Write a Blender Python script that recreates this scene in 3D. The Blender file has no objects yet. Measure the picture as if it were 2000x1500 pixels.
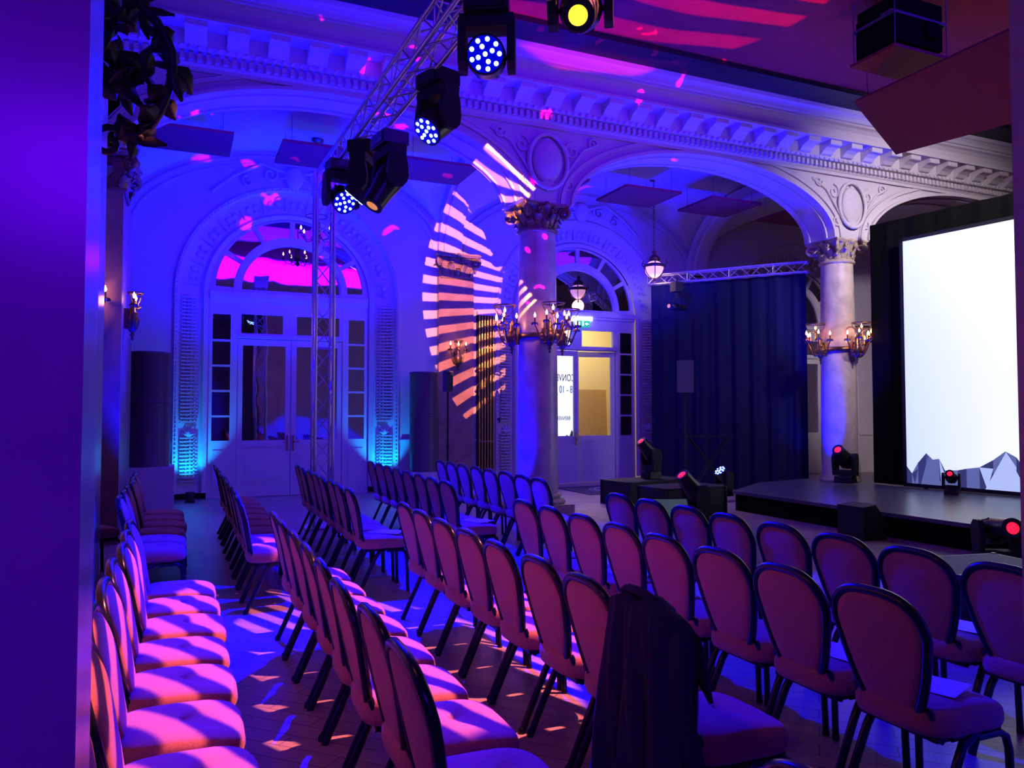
import bpy, math, random
from mathutils import Vector, Matrix, noise
from mathutils.geometry import tessellate_polygon
random.seed(7)
PI = math.pi
S = bpy.context.scene
COL = S.collection
# ------------------------------------------------------------------ camera, world, exposure
TH = math.radians(23.5); PT = math.radians(2.1); H = 1.62; F = 1500.0
cam_d = bpy.data.cameras.new('camera'); cam = bpy.data.objects.new('camera', cam_d); COL.objects.link(cam)
cam.location = (0, 0, H); cam.rotation_euler = (PI/2 + PT, 0, -TH)
cam_d.sensor_width = 36; cam_d.lens = 36*F/2000; cam_d.clip_start = 0.05
S.camera = cam
S.view_settings.view_transform = 'Standard'; S.view_settings.look = 'None'
S.view_settings.exposure = 0.0; S.view_settings.gamma = 1.0; S.view_settings.use_curve_mapping = False
w = bpy.data.worlds.new('night'); S.world = w; w.use_nodes = True
w.node_tree.nodes['Background'].inputs[0].default_value = (0.10, 0.0, 0.5, 1)
w.node_tree.nodes['Background'].inputs[1].default_value = 0.02

def aim(o, tgt):
    d = Vector(tgt) - o.location
    o.rotation_euler = d.to_track_quat('-Z', 'Y').to_euler()

def area(name, loc, tgt, sx, sy, col, p, spread=180):
    l = bpy.data.lights.new(name, 'AREA'); l.shape = 'RECTANGLE'; l.size = sx; l.size_y = sy
    l.color = col; l.energy = p; l.spread = math.radians(spread)
    o = bpy.data.objects.new(name, l); COL.objects.link(o); o.location = loc; aim(o, tgt); return o

def spot(name, loc, tgt, col, p, deg, blend=0.3, r=0.06):
    l = bpy.data.lights.new(name, 'SPOT'); l.color = col; l.energy = p
    l.spot_size = math.radians(deg); l.spot_blend = blend; l.shadow_soft_size = r
    o = bpy.data.objects.new(name, l); COL.objects.link(o); o.location = loc; aim(o, tgt); return o

def point(name, loc, col, p, r=0.05):
    l = bpy.data.lights.new(name, 'POINT'); l.color = col; l.energy = p; l.shadow_soft_size = r
    o = bpy.data.objects.new(name, l); COL.objects.link(o); o.location = loc; return o

def gobo(name, loc, tgt, col, p, deg, kind, a=6.0, thr=0.5, rot=0.0, r=0.012, side=None):
    """a profile spot whose pattern wheel (gobo) breaks up the beam"""
    o = spot(name, loc, tgt, (1, 1, 1), p, deg, 0.08, r)
    l = o.data; l.use_nodes = True; nt = l.node_tree; N = nt.nodes; L = nt.links
    em = N['Emission']; em.inputs['Color'].default_value = (*col, 1)
    tc = N.new('ShaderNodeTexCoord'); mp = N.new('ShaderNodeMapping'); mp.inputs['Rotation'].default_value = (0, 0, rot)
    L.new(tc.outputs['Normal'], mp.inputs['Vector'])
    sp = N.new('ShaderNodeSeparateXYZ'); L.new(mp.outputs[0], sp.inputs[0])
    def m(op, x, y=None):
        n = N.new('ShaderNodeMath'); n.operation = op
        for k, v in enumerate((x, y)):
            if v is None: continue
            if isinstance(v, (int, float)): n.inputs[k].default_value = v
            else: L.new(v, n.inputs[k])
        return n.outputs[0]
    zz = m('ABSOLUTE', sp.outputs[2])
    u = m('DIVIDE', sp.outputs[0], zz); v = m('DIVIDE', sp.outputs[1], zz)
    cv = N.new('ShaderNodeCombineXYZ'); L.new(u, cv.inputs[0]); L.new(v, cv.inputs[1])
    t = math.tan(math.radians(deg/2))
    if kind == 'rays':
        ang = m('ARCTAN2', v, u)
        s = m('SINE', m('MULTIPLY', ang, a))
        rad = m('SQRT', m('ADD', m('MULTIPLY', u, u), m('MULTIPLY', v, v)))
        k = m('GREATER_THAN', s, thr)
        k = m('MULTIPLY', k, m('GREATER_THAN', rad, t*0.52))
        k = m('MULTIPLY', k, m('LESS_THAN', rad, t*0.95))
        if side is not None: k = m('MULTIPLY', k, m('GREATER_THAN', m('COSINE', m('SUBTRACT', ang, side)), 0.74))
    elif kind == 'waves':
        wv = N.new('ShaderNodeTexWave'); wv.inputs['Scale'].default_value = a
        wv.inputs['Distortion'].default_value = 2.2; wv.inputs['Detail'].default_value = 1.0
        wv.inputs['Detail Scale'].default_value = 0.8
        L.new(cv.outputs[0], wv.inputs['Vector'])
        mr = N.new('ShaderNodeMapRange'); mr.interpolation_type = 'SMOOTHSTEP'
        mr.inputs['From Min'].default_value = thr - 0.12; mr.inputs['From Max'].default_value = thr + 0.12
        L.new(wv.outputs['Fac'], mr.inputs['Value']); k = mr.outputs[0]
    else:
        vo = N.new('ShaderNodeTexVoronoi'); vo.inputs['Scale'].default_value = a
        nz = N.new('ShaderNodeTexNoise'); nz.inputs['Scale'].default_value = a*1.5
        mx = N.new('ShaderNodeMixRGB'); mx.inputs[0].default_value = 0.12
        L.new(cv.outputs[0], mx.inputs[1]); L.new(nz.outputs['Color'], mx.inputs[2]); L.new(cv.outputs[0], nz.inputs['Vector'])
        L.new(mx.outputs[0], vo.inputs['Vector'])
        mr = N.new('ShaderNodeMapRange'); mr.interpolation_type = 'SMOOTHSTEP'
        mr.inputs['From Min'].default_value = thr; mr.inputs['From Max'].default_value = thr*0.8
        L.new(vo.outputs['Distance'], mr.inputs['Value']); k = mr.outputs[0]
    L.new(k, em.inputs['Strength'])
    return o

BLUE = (0.0, 0.0, 1.0); PURP = (0.06, 0.0, 1.0); PEACH = (1.0, 0.30, 0.12); MAG = (1.0, 0.0, 0.30)
# ------------------------------------------------------------------ house, show and added fill lights
# purple wash: unseen area lights added for the ambient purple
area('wash_main', (5.5, 2.4, 6.7), (5.5, 10.6, 6.0), 9, 0.8, PURP, 190, 80)
area('wash_room', (6.5, 6.0, 6.85), (6.0, 6.4, 0), 8, 3, PURP, 5)
area('wash_gallery', (5.2, 12.0, 5.9), (5.2, 15.5, 2.2), 11, 0.5, PURP, 110)
area('wash_near', (-0.6, -2.6, 3.2), (-0.9, 1.6, 1.6), 1.6, 0.8, (0.075, 0.0, 0.60), 30, 75)
spot('house_warm', (-0.1, 2.1, 3.3), (1.5, 3.3, 0.7), (1.0, 0.17, 0.05), 22, 96, 0.9, 0.15)
spot('red_flood', (8.0, 5.6, 0.75), (7.0, 7.4, 7.0), (1.0, 0.0, 0.03), 110, 80, 0.9, 0.1)
area('stage_wash', (10.3, 4.6, 6.9), (12.8, 10.6, 4.3), 1.2, 0.6, (1.0, 0.88, 0.92), 105, 62)
spot('added_floor_warm', (7.4, 12.4, 5.7), (7.2, 12.0, 0), (1.0, 0.62, 0.50), 330, 62, 0.8, 0.1)  # added lamp without a fixture, warms the floor before the open door
# blue uplights on the arch soffits and vaults
for (x, y) in ((0.3, 11.1), (4.6, 11.4), (5.8, 11.4), (11.0, 11.4)):
    spot('uplight', (x, y, 0.15), (x + (0.6 if x in (0.3, 5.8) else -0.6), y + 0.4, 6), BLUE, 3200, 80, 0.6, 0.1)
for (x, s) in ((-0.3, 1), (4.6, 1), (6.5, 1), (10.95, 1)):
    spot('uplight_front', (x, 10.15 if x in (-0.3, 6.5) else 10.85, 0.2 if x < 10 else 0.5), (x + s*0.35, 10.5, 6.3), BLUE, 2000, 66, 0.7, 0.1)
spot('flood_vault', (2.6, 12.2, 2.6), (1.6, 14.2, 6.3), BLUE, 2900, 120, 0.8, 0.2)
spot('flood_vault', (8.4, 12.2, 2.6), (8.0, 14.0, 6.3), BLUE, 1300, 120, 0.8, 0.2)
spot('flood_lunette', (1.2, 11.4, 0.9), (1.6, 15.4, 5.0), BLUE, 1700, 50, 0.8, 0.2)
# gobos
gobo('gobo_wall', (2.5, 4.6, 4.42), (9.0, 15.3, 4.05), PEACH, 15000, 42, 'rays', 62, 0.1, 0.0, side=PI)
gobo('gobo_rows', (3.1, 3.4, 5.3), (-0.1, 4.7, 0.4), (1.0, 0.22, 0.24), 3600, 48, 'waves', 8.5, 0.60, 0.8)
gobo('gobo_frieze', (4.6, 7.6, 2.2), (3.9, 10.5, 6.6), MAG, 4600, 84, 'blobs', 8.0, 0.15)
gobo('gobo_ceiling', (8.0, 5.2, 0.9), (6.0, 7.9, 7.0), (1.0, 0.01, 0.03), 2600, 32, 'waves', 3.2, 0.55, 0.9)
# aimed by the moving heads further down: see HEADS
# ------------------------------------------------------------------ helpers
def mat(name, base, rough=0.6, metal=0.0, emit=None, es=0.0, noise_amt=0.0, nscale=8.0, bump=0.0, bscale=40.0, base2=None, spec=0.5, sheen=0.0):
    m = bpy.data.materials.new(name); m.use_nodes = True; nt = m.node_tree; N = nt.nodes; L = nt.links
    b = N['Principled BSDF']; b.inputs['Base Color'].default_value = (*base, 1); b.inputs['Roughness'].default_value = rough
    b.inputs['Metallic'].default_value = metal; b.inputs['Specular IOR Level'].default_value = spec
    if sheen: b.inputs['Sheen Weight'].default_value = sheen
    if emit: b.inputs['Emission Color'].default_value = (*emit, 1); b.inputs['Emission Strength'].default_value = es
    if noise_amt or base2 or bump:
        tc = N.new('ShaderNodeTexCoord')
    if noise_amt or base2:
        n = N.new('ShaderNodeTexNoise'); n.inputs['Scale'].default_value = nscale; n.inputs['Detail'].default_value = 6
        L.new(tc.outputs['Object'], n.inputs['Vector'])
        r = N.new('ShaderNodeValToRGB'); r.color_ramp.elements[0].position = 0.35; r.color_ramp.elements[1].position = 0.65
        b2 = base2 or tuple(c*(1-noise_amt) for c in base)
        r.color_ramp.elements[0].color = (*b2, 1); r.color_ramp.elements[1].color = (*base, 1)
        L.new(n.outputs['Fac'], r.inputs['Fac']); L.new(r.outputs['Color'], b.inputs['Base Color'])
    if bump:
        n2 = N.new('ShaderNodeTexNoise'); n2.inputs['Scale'].default_value = bscale; n2.inputs['Detail'].default_value = 4
        L.new(tc.outputs['Object'], n2.inputs['Vector'])
        bp = N.new('ShaderNodeBump'); bp.inputs['Strength'].default_value = bump; bp.inputs['Distance'].default_value = 0.01
        L.new(n2.outputs['Fac'], bp.inputs['Height']); L.new(bp.outputs[0], b.inputs['Normal'])
    return m

M = {}
M['plaster'] = mat('plaster', (0.52, 0.47, 0.50), 0.7, bump=0.15, bscale=25)
M['stucco'] = mat('stucco', (0.54, 0.50, 0.52), 0.6, bump=0.9, bscale=60)
M['paint'] = mat('paint', (0.56, 0.52, 0.54), 0.45)
M['marble'] = mat('marble', (0.62, 0.52, 0.44), 0.28, noise_amt=0.28, nscale=5, base2=(0.44, 0.36, 0.30))
M['brownmarble'] = mat('brown_marble', (0.34, 0.22, 0.17), 0.35, nscale=4, base2=(0.24, 0.15, 0.12))
M['pier'] = mat('pier_marble', (0.52, 0.46, 0.44), 0.22, nscale=2.2, base2=(0.42, 0.34, 0.34))
M['gilt'] = mat('gilt', (0.33, 0.23, 0.13), 0.42, 0.35, noise_amt=0.5, nscale=30)
M['stonecap'] = mat('stonecap', (0.50, 0.40, 0.28), 0.55, noise_amt=0.3, nscale=20)
M['bronze'] = mat('bronze', (0.16, 0.10, 0.06), 0.35, 0.8)
M['ceil'] = mat('ceiling_fabric', (0.30, 0.012, 0.03), 0.9, noise_amt=0.2, nscale=3)
M['panel'] = mat('acoustic_panel', (0.17, 0.025, 0.03), 0.9)
M['black'] = mat('black', (0.006, 0.006, 0.007), 0.6)
M['blackgloss'] = mat('black_gloss', (0.012, 0.012, 0.014), 0.3)
M['fabric'] = mat('chair_fabric', (0.50, 0.18, 0.14), 0.85, noise_amt=0.18, nscale=120, bump=0.25, bscale=300, sheen=0.2)
M['frame'] = mat('chair_frame', (0.018, 0.018, 0.035), 0.24, 0.5)
M['alu'] = mat('aluminium', (0.60, 0.60, 0.62), 0.3, 0.9)
M['drape'] = mat('drape_cloth', (0.005, 0.007, 0.045), 0.95, spec=0.2)
M['blackcloth'] = mat('black_cloth', (0.002, 0.002, 0.002), 1.0, spec=0.1)
M['stage'] = mat('stage_deck', (0.12, 0.12, 0.13), 0.30, noise_amt=0.3, nscale=6)
M['jacket'] = mat('jacket_cloth', (0.012, 0.010, 0.05), 0.9, bump=0.3, bscale=200)
M['iron'] = mat('wrought_iron', (0.030, 0.020, 0.026), 0.5, 0.2)
M['drum'] = mat('drum_grey', (0.10, 0.08, 0.08), 0.4)
M['plinth'] = mat('plinth_white', (0.55, 0.52, 0.52), 0.6)
M['bulb'] = mat('bulb', (1, 0.9, 0.7), 0.3, emit=(1.0, 0.56, 0.25), es=4)
M['globe'] = mat('lamp_globe', (1, 0.9, 0.8), 0.3, emit=(1.0, 0.45, 0.55), es=1.1)
M['led_blue'] = mat('led_blue', (0.5, 0.7, 1), 0.3, emit=(0.25, 0.45, 1.0), es=9)
M['led_white'] = mat('led_cyan', (0.5, 0.9, 1), 0.3, emit=(0.30, 0.75, 1.0), es=5)
M['led_plate'] = mat('led_plate', (0.0, 0.0, 0.2), 0.3, emit=(0.0, 0.0, 1.0), es=0.5)
M['lens_yellow'] = mat('lens_yellow', (1, 0.8, 0.1), 0.2, emit=(1.0, 0.62, 0.02), es=1.6)
M['lens_red'] = mat('lens_red', (1, 0.05, 0.08), 0.2, emit=(1.0, 0.01, 0.04), es=1.6)
M['lens_dark'] = mat('lens_dark', (0.02, 0.02, 0.05), 0.1)
M['lens_amber'] = mat('lens_amber', (0.6, 0.3, 0.1), 0.2, emit=(1.0, 0.35, 0.05), es=0.7)
M['paper'] = mat('paper', (0.8, 0.8, 0.82), 0.7)
M['ink'] = mat('ink', (0.012, 0.02, 0.09), 0.6)
M['inkblue'] = mat('ink_blue', (0.02, 0.16, 0.42), 0.6)
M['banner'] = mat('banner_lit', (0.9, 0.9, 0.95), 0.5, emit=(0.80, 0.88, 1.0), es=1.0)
M['foyer'] = mat('foyer_wall', (0.80, 0.66, 0.34), 0.8)
M['board'] = mat('tan_board', (0.52, 0.32, 0.09), 0.7)
M['exit'] = mat('exit_green', (0.02, 0.4, 0.15), 0.4, emit=(0.02, 0.42, 0.16), es=1.0)
M['exitw'] = mat('exit_white', (0.7, 1, 0.8), 0.4, emit=(0.7, 1.0, 0.85), es=2.0)
M['tube'] = mat('lamp_tube', (1, 1, 1), 0.4, emit=(0.85, 1.0, 0.95), es=4.0)
M['mat_dark'] = mat('door_mat', (0.06, 0.05, 0.09), 0.95)
M['logo'] = mat('mat_logo', (0.42, 0.34, 0.45), 0.9)
M['radiator'] = mat('radiator_paint', (0.62, 0.55, 0.48), 0.35)
M['brass'] = mat('brass', (0.55, 0.36, 0.12), 0.3, 0.9)
M['screen_grey'] = mat('monitor_face', (0.10, 0.14, 0.14), 0.25, emit=(0.07, 0.11, 0.11), es=0.5)
M['spk'] = mat('speaker_grey', (0.09, 0.09, 0.10), 0.7)
# mirror-backed old glass, slightly wavy
def mirror():
    m = mat('wavy_mirror_glass', (0.50, 0.46, 0.50), 0.02, 1.0); nt = m.node_tree; N = nt.nodes; L = nt.links
    tc = N.new('ShaderNodeTexCoord'); n = N.new('ShaderNodeTexNoise'); n.inputs['Scale'].default_value = 1.6; n.inputs['Detail'].default_value = 1
    bp = N.new('ShaderNodeBump'); bp.inputs['Strength'].default_value = 0.07; bp.inputs['Distance'].default_value = 0.05
    L.new(tc.outputs['Object'], n.inputs['Vector']); L.new(n.outputs['Fac'], bp.inputs['Height']); L.new(bp.outputs[0], N['Principled BSDF'].inputs['Normal'])
    return m
M['mirror'] = mirror()
M['darkglass'] = mat('dark_window_glass', (0.01, 0.01, 0.012), 0.03, spec=0.9)
def clearglass():
    m = bpy.data.materials.new('clear_glass'); m.use_nodes = True; nt = m.node_tree; N = nt.nodes; L = nt.links
    N.remove(N['Principled BSDF']); g = N.new('ShaderNodeBsdfGlossy'); g.inputs['Roughness'].default_value = 0.02
    t = N.new('ShaderNodeBsdfTransparent'); mx = N.new('ShaderNodeMixShader'); fr = N.new('ShaderNodeFresnel'); fr.inputs[0].default_value = 1.35
    L.new(fr.outputs[0], mx.inputs[0]); L.new(t.outputs[0], mx.inputs[1]); L.new(g.outputs[0], mx.inputs[2])
    L.new(mx.outputs[0], N['Material Output'].inputs[0]); return m
M['glass'] = clearglass()
def floor_mat():
    m = mat('parquet', (0.42, 0.33, 0.27), 0.33); nt = m.node_tree; N = nt.nodes; L = nt.links; b = N['Principled BSDF']
    tc = N.new('ShaderNodeTexCoord'); mp = N.new('ShaderNodeMapping'); mp.inputs['Rotation'].default_value = (0, 0, PI/4)
    L.new(tc.outputs['Object'], mp.inputs[0])
    br = N.new('ShaderNodeTexBrick'); br.inputs['Scale'].default_value = 1.0; br.inputs['Brick Width'].default_value = 0.7; br.inputs['Row Height'].default_value = 0.12
    br.inputs['Mortar Size'].default_value = 0.003; br.inputs['Color1'].default_value = (0.42, 0.32, 0.26, 1); br.inputs['Color2'].default_value = (0.34, 0.26, 0.21, 1)
    br.inputs['Mortar'].default_value = (0.12, 0.09, 0.07, 1)
    L.new(mp.outputs[0], br.inputs['Vector']); L.new(br.outputs['Color'], b.inputs['Base Color'])
    n = N.new('ShaderNodeTexNoise'); n.inputs['Scale'].default_value = 3; L.new(tc.outputs['Object'], n.inputs['Vector'])
    mr = N.new('ShaderNodeMapRange'); mr.inputs['To Min'].default_value = 0.25; mr.inputs['To Max'].default_value = 0.5
    L.new(n.outputs['Fac'], mr.inputs['Value']); L.new(mr.outputs[0], b.inputs['Roughness'])
    return m
M['floor'] = floor_mat()

def MX(loc=(0, 0, 0), rz=0, rx=0, ry=0, s=1.0):
    return Matrix.Translation(loc) @ Matrix.Rotation(rz, 4, 'Z') @ Matrix.Rotation(ry, 4, 'Y') @ Matrix.Rotation(rx, 4, 'X') @ Matrix.Scale(s, 4)

class MB:
    def __init__(s): s.v = []; s.f = []; s.sm = []; s.mi = []; s.T = Matrix.Identity(4)
    def add(s, vs, fs, smooth=False, mi=0):
        o = len(s.v)
        for p in vs:
            q = s.T @ Vector(p); s.v.append((q.x, q.y, q.z))
        for f in fs: s.f.append(tuple(i+o for i in f)); s.sm.append(smooth); s.mi.append(mi)
        return s
    def box(s, c, d, rz=0, rx=0, ry=0, mi=0, taper=1.0):
        m = MX(c, rz, rx, ry); vs = []
        for z in (-.5, .5):
            k = taper if z > 0 else 1.0
            for (x, y) in ((-.5, -.5), (.5, -.5), (.5, .5), (-.5, .5)): vs.append(m @ Vector((x*d[0]*k, y*d[1]*k, z*d[2])))
        return s.add(vs, [(3, 2, 1, 0), (4, 5, 6, 7), (0, 1, 5, 4), (1, 2, 6, 5), (2, 3, 7, 6), (3, 0, 4, 7)], False, mi)
    def b2(s, x0, x1, y0, y1, z0, z1, mi=0): return s.box(((x0+x1)/2, (y0+y1)/2, (z0+z1)/2), (abs(x1-x0), abs(y1-y0), abs(z1-z0)), mi=mi)
    def loft(s, rings, closed=True, cap=True, smooth=True, mi=0, loop=False):
        n = len(rings[0]); vs = [p for r in rings for p in r]; fs = []
        R = len(rings)
        for i in range(R if loop else R-1):
            a = i*n; b = ((i+1) % R)*n
            for j in range(n if closed else n-1):
                k = (j+1) % n; fs.append((a+j, a+k, b+k, b+j))
        s.add(vs, fs, smooth, mi)
        if cap and not loop:
            s.add(rings[0], [tuple(reversed(range(n)))], False, mi); s.add(rings[-1], [tuple(range(n))], False, mi)
        return s
    def lathe(s, prof, n=20, c=(0, 0, 0), cap=True, m=None, smooth=True, mi=0):
        m = m or Matrix.Identity(4); rings = []
        for (r, z) in prof:
            rings.append([m @ Vector((c[0]+r*math.cos(2*PI*k/n), c[1]+r*math.sin(2*PI*k/n), c[2]+z)) for k in range(n)])
        return s.loft(rings, True, cap, smooth, mi)
    def tube(s, pts, r, n=8, loop=False, mi=0, rr=None, flat=1.0):
        pts = [Vector(p) for p in pts]; P = len(pts); rings = []; up = None
        for i in range(P):
            if loop: t = pts[(i+1) % P]-pts[i-1]
            else: t = pts[min(i+1, P-1)]-pts[max(i-1, 0)]
            t.normalize()
            if up is None:
                up = Vector((0, 0, 1)) if abs(t.z) < 0.9 else Vector((1, 0, 0))
            a = t.cross(up); a.normalize(); b = a.cross(t); up = b
            q = rr[i] if rr else r
            rings.append([pts[i] + a*q*math.cos(2*PI*k/n) + b*q*flat*math.sin(2*PI*k/n) for k in range(n)])
        return s.loft(rings, True, not loop, True, mi, loop)
    def sphere(s, c, r, n=12, sc=(1, 1, 1), mi=0):
        h = n//2; vs = []; fs = []
        rings = []
        for i in range(1, h):
            a = PI*i/h
            rings.append([(c[0]+sc[0]*r*math.sin(a)*math.cos(2*PI*k/n), c[1]+sc[1]*r*math.sin(a)*math.sin(2*PI*k/n), c[2]-sc[2]*r*math.cos(a)) for k in range(n)])
        vs = [p for q in rings for p in q]; t = len(vs); vs += [(c[0], c[1], c[2]-sc[2]*r), (c[0], c[1], c[2]+sc[2]*r)]
        for i in range(len(rings)-1):
            for j in range(n): k = (j+1) % n; fs.append((i*n+j, i*n+k, (i+1)*n+k, (i+1)*n+j))
        for j in range(n):
            k = (j+1) % n; fs.append((t, k, j)); l = (len(rings)-1)*n; fs.append((t+1, l+j, l+k))
        return s.add(vs, fs, True, mi)
    def plate(s, outer, holes=(), d0=0.0, d1=0.1, m=None, mi=0):
        """2-D outline (u,v) -> (x=u, y=depth d0..d1, z=v)"""
        m = m or Matrix.Identity(4)
        loops = [list(outer)] + [list(h) for h in holes]
        tri = tessellate_polygon([[Vector((p[0], p[1], 0)) for p in l] for l in loops])
        flat = [p for l in loops for p in l]; n = len(flat)
        vs = [m @ Vector((p[0], d0, p[1])) for p in flat] + [m @ Vector((p[0], d1, p[1])) for p in flat]
        fs = []
        for t in tri: fs.append(tuple(t)); fs.append(tuple(i+n for i in reversed(t)))
        o = 0
        for l in loops:
            k = len(l)
            for i in range(k): j = (i+1) % k; fs.append((o+i, o+j, o+j+n, o+i+n))
            o += k
        return s.add(vs, fs, False, mi)
    def build(s, name, m, parent=None, kind=None, label=None, cat=None, group=None, recalc=True):
        me = bpy.data.meshes.new(name); me.from_pydata(s.v, [], s.f)
        me.polygons.foreach_set('use_smooth', s.sm)
        for x in (m if isinstance(m, (list, tuple)) else [m]): me.materials.append(x)
        me.polygons.foreach_set('material_index', s.mi)
        me.update()
        if recalc:
            import bmesh
            b = bmesh.new(); b.from_mesh(me); bmesh.ops.recalc_face_normals(b, faces=b.faces); b.to_mesh(me); b.free()
        o = bpy.data.objects.new(name, me); COL.objects.link(o); o.parent = parent
        tag(o, label, cat, group, kind); return o

def tag(o, label=None, cat=None, group=None, kind=None):
    if label: o['label'] = label
    if cat: o['category'] = cat
    if group: o['group'] = group
    if kind: o['kind'] = kind
    return o
def thing(name, label, cat, loc=(0, 0, 0), rz=0, group=None):
    o = bpy.data.objects.new(name, None); COL.objects.link(o); o.location = loc; o.rotation_euler = (0, 0, rz)
    o.empty_display_size = 0.1
    return tag(o, label, cat, group)
def dup(root, loc, rz, label=None, group=None):
    r = root.copy(); COL.objects.link(r); r.location = loc; r.rotation_euler = (0, 0, rz)
    if label: r['label'] = label
    if group: r['group'] = group
    for ch in list(root.children):
        c = ch.copy(); COL.objects.link(c); c.parent = r
        for g in list(ch.children):
            d = g.copy(); COL.objects.link(d); d.parent = c
    return r
def arcp(cx, cz, a, b, t0, t1, n): return [(cx+a*math.cos(t0+(t1-t0)*i/n), cz+b*math.sin(t0+(t1-t0)*i/n)) for i in range(n+1)]
def struct(mb, name, m, **k): return mb.build(name, m, kind='structure', **k)
ORD = ['first', 'second', 'third', 'fourth', 'fifth', 'sixth', 'seventh', 'eighth', 'ninth', 'tenth']

# ------------------------------------------------------------------ the shell
YF, YR = 10.6, 11.3            # front and rear face of the arcade wall
YB = 15.5                      # plane of the arched doors
YW = 15.33                     # face of the back wall
CX = [-4.34, 2.02, 8.38, 14.74]; PX = [-1.16, 5.2, 11.56, 17.92]
SPR = 4.87
a = MB(); a.b2(-6, 20, -4, 19.5, -0.1, 0); struct(a, 'floor', M['floor'])
a = MB(); a.b2(-1.3, 18.5, 1.75, YF-0.3, 7.08, 7.2)
struct(a, 'ceiling', M['ceil'])
a = MB(); a.b2(-1.3, 18.5, 9.45, 9.97, 7.0, 7.079); struct(a, 'trim_1', M['black'])
# arcade wall over the columns
out = [(-2.0, 7.15), (-2.0, SPR), ]
for i, c in enumerate(CX[1:]):
    if i == 0: out += [(-0.7, SPR)]
    out += arcp(c, SPR, 2.72, 1.13, PI, 0, 36)
out += [(18.4, SPR), (18.4, 7.15)]
a = MB(); a.plate(out, (), YF, YR)
struct(a, 'wall_arcade', M['plaster'])
# archivolts: raised bands round every arch, front
a = MB()
for c in CX[1:]:
    for (r0, r1, d) in ((0.0, 0.055, 0.055), (0.17, 0.24, 0.035), (0.255, 0.275, 0.02)):
        o1 = arcp(c, SPR, 2.72+r1, 1.13+r1*0.9, PI, 0, 48); o2 = arcp(c, SPR, 2.72+r0, 1.13+r0*0.9, 0, PI, 48)
        a.plate(o1+o2, (), YF-d, YF)
    # soffit ribs
    for yy in (YF+0.12, YR-0.16):
        o1 = arcp(c, SPR, 2.72, 1.13, PI, 0, 48); o2 = arcp(c, SPR, 2.69, 1.10, 0, PI, 48)
        a.plate(o1+o2, (), yy, yy+0.04)
struct(a, 'trim_2', M['plaster'])
# entablature: profile run along x
prof = [(YF, 6.02), (YF-.05, 6.02), (YF-.05, 6.07), (YF-.08, 6.10), (YF-.08, 6.215), (YF-.16, 6.235), (YF-.19, 6.28), (YF-.19, 6.48),
        (YF-.50, 6.49), (YF-.50, 6.53), (YF-.46, 6.55), (YF-.42, 6.56), (YF-.40, 6.62), (YF-.42, 6.70), (YF-.47, 6.76), (YF-.52, 6.785), (YF-.52, 6.82),
        (YF-.55, 6.83), (YF-.57, 6.88), (YF-.60, 6.92), (YF-.63, 6.94), (YF-.65, 7.0), (YF-.65, 7.08), (YF, 7.08)]
a = MB()
a.loft([[(x, p[0], p[1]) for p in prof] for x in (-1.3, 18.4)], True, True, False)
struct(a, 'trim_3', M['plaster'])
a = MB(); x = -1.2
while x < 18.3:                                   # dentils
    a.b2(x, x+0.055, YF-.15, YF-.07, 6.115, 6.205); x += 0.105
struct(a, 'trim_4', M['plaster'])
a = MB(); x = -1.0
while x < 18.2:                                   # carved modillions
    pr = [(YF-.18, 6.485), (YF-.46, 6.485), (YF-.46, 6.43), (YF-.42, 6.40), (YF-.36, 6.385), (YF-.29, 6.35), (YF-.24, 6.30), (YF-.18, 6.285)]
    a.loft([[(xx, p[0], p[1]) for p in pr] for xx in (x, x+0.04, x+0.22, x+0.26)], True, True, False)
    a.tube([(x-.005, YF-.43, 6.43), (x+.265, YF-.43, 6.43)], 0.032, 8)
    a.tube([(x-.005, YF-.22, 6.33), (x+.265, YF-.22, 6.33)], 0.022, 8)
    x += 0.505
struct(a, 'trim_5', M['plaster'])
a = MB(); x = -1.2
while x < 18.3:                                   # egg and leaf courses
    a.sphere((x, YF-.185, 6.255), 0.03, 8, (0.9, 0.8, 1.0))
    a.sphere((x+.06, YF-.50, 6.80), 0.028, 8, (1.2, 0.8, 0.8)); a.sphere((x+.03, YF-.575, 6.90), 0.02, 6, (1.3, 0.8, 0.8))
    x += 0.115
struct(a, 'trim_6', M['plaster'])
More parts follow.
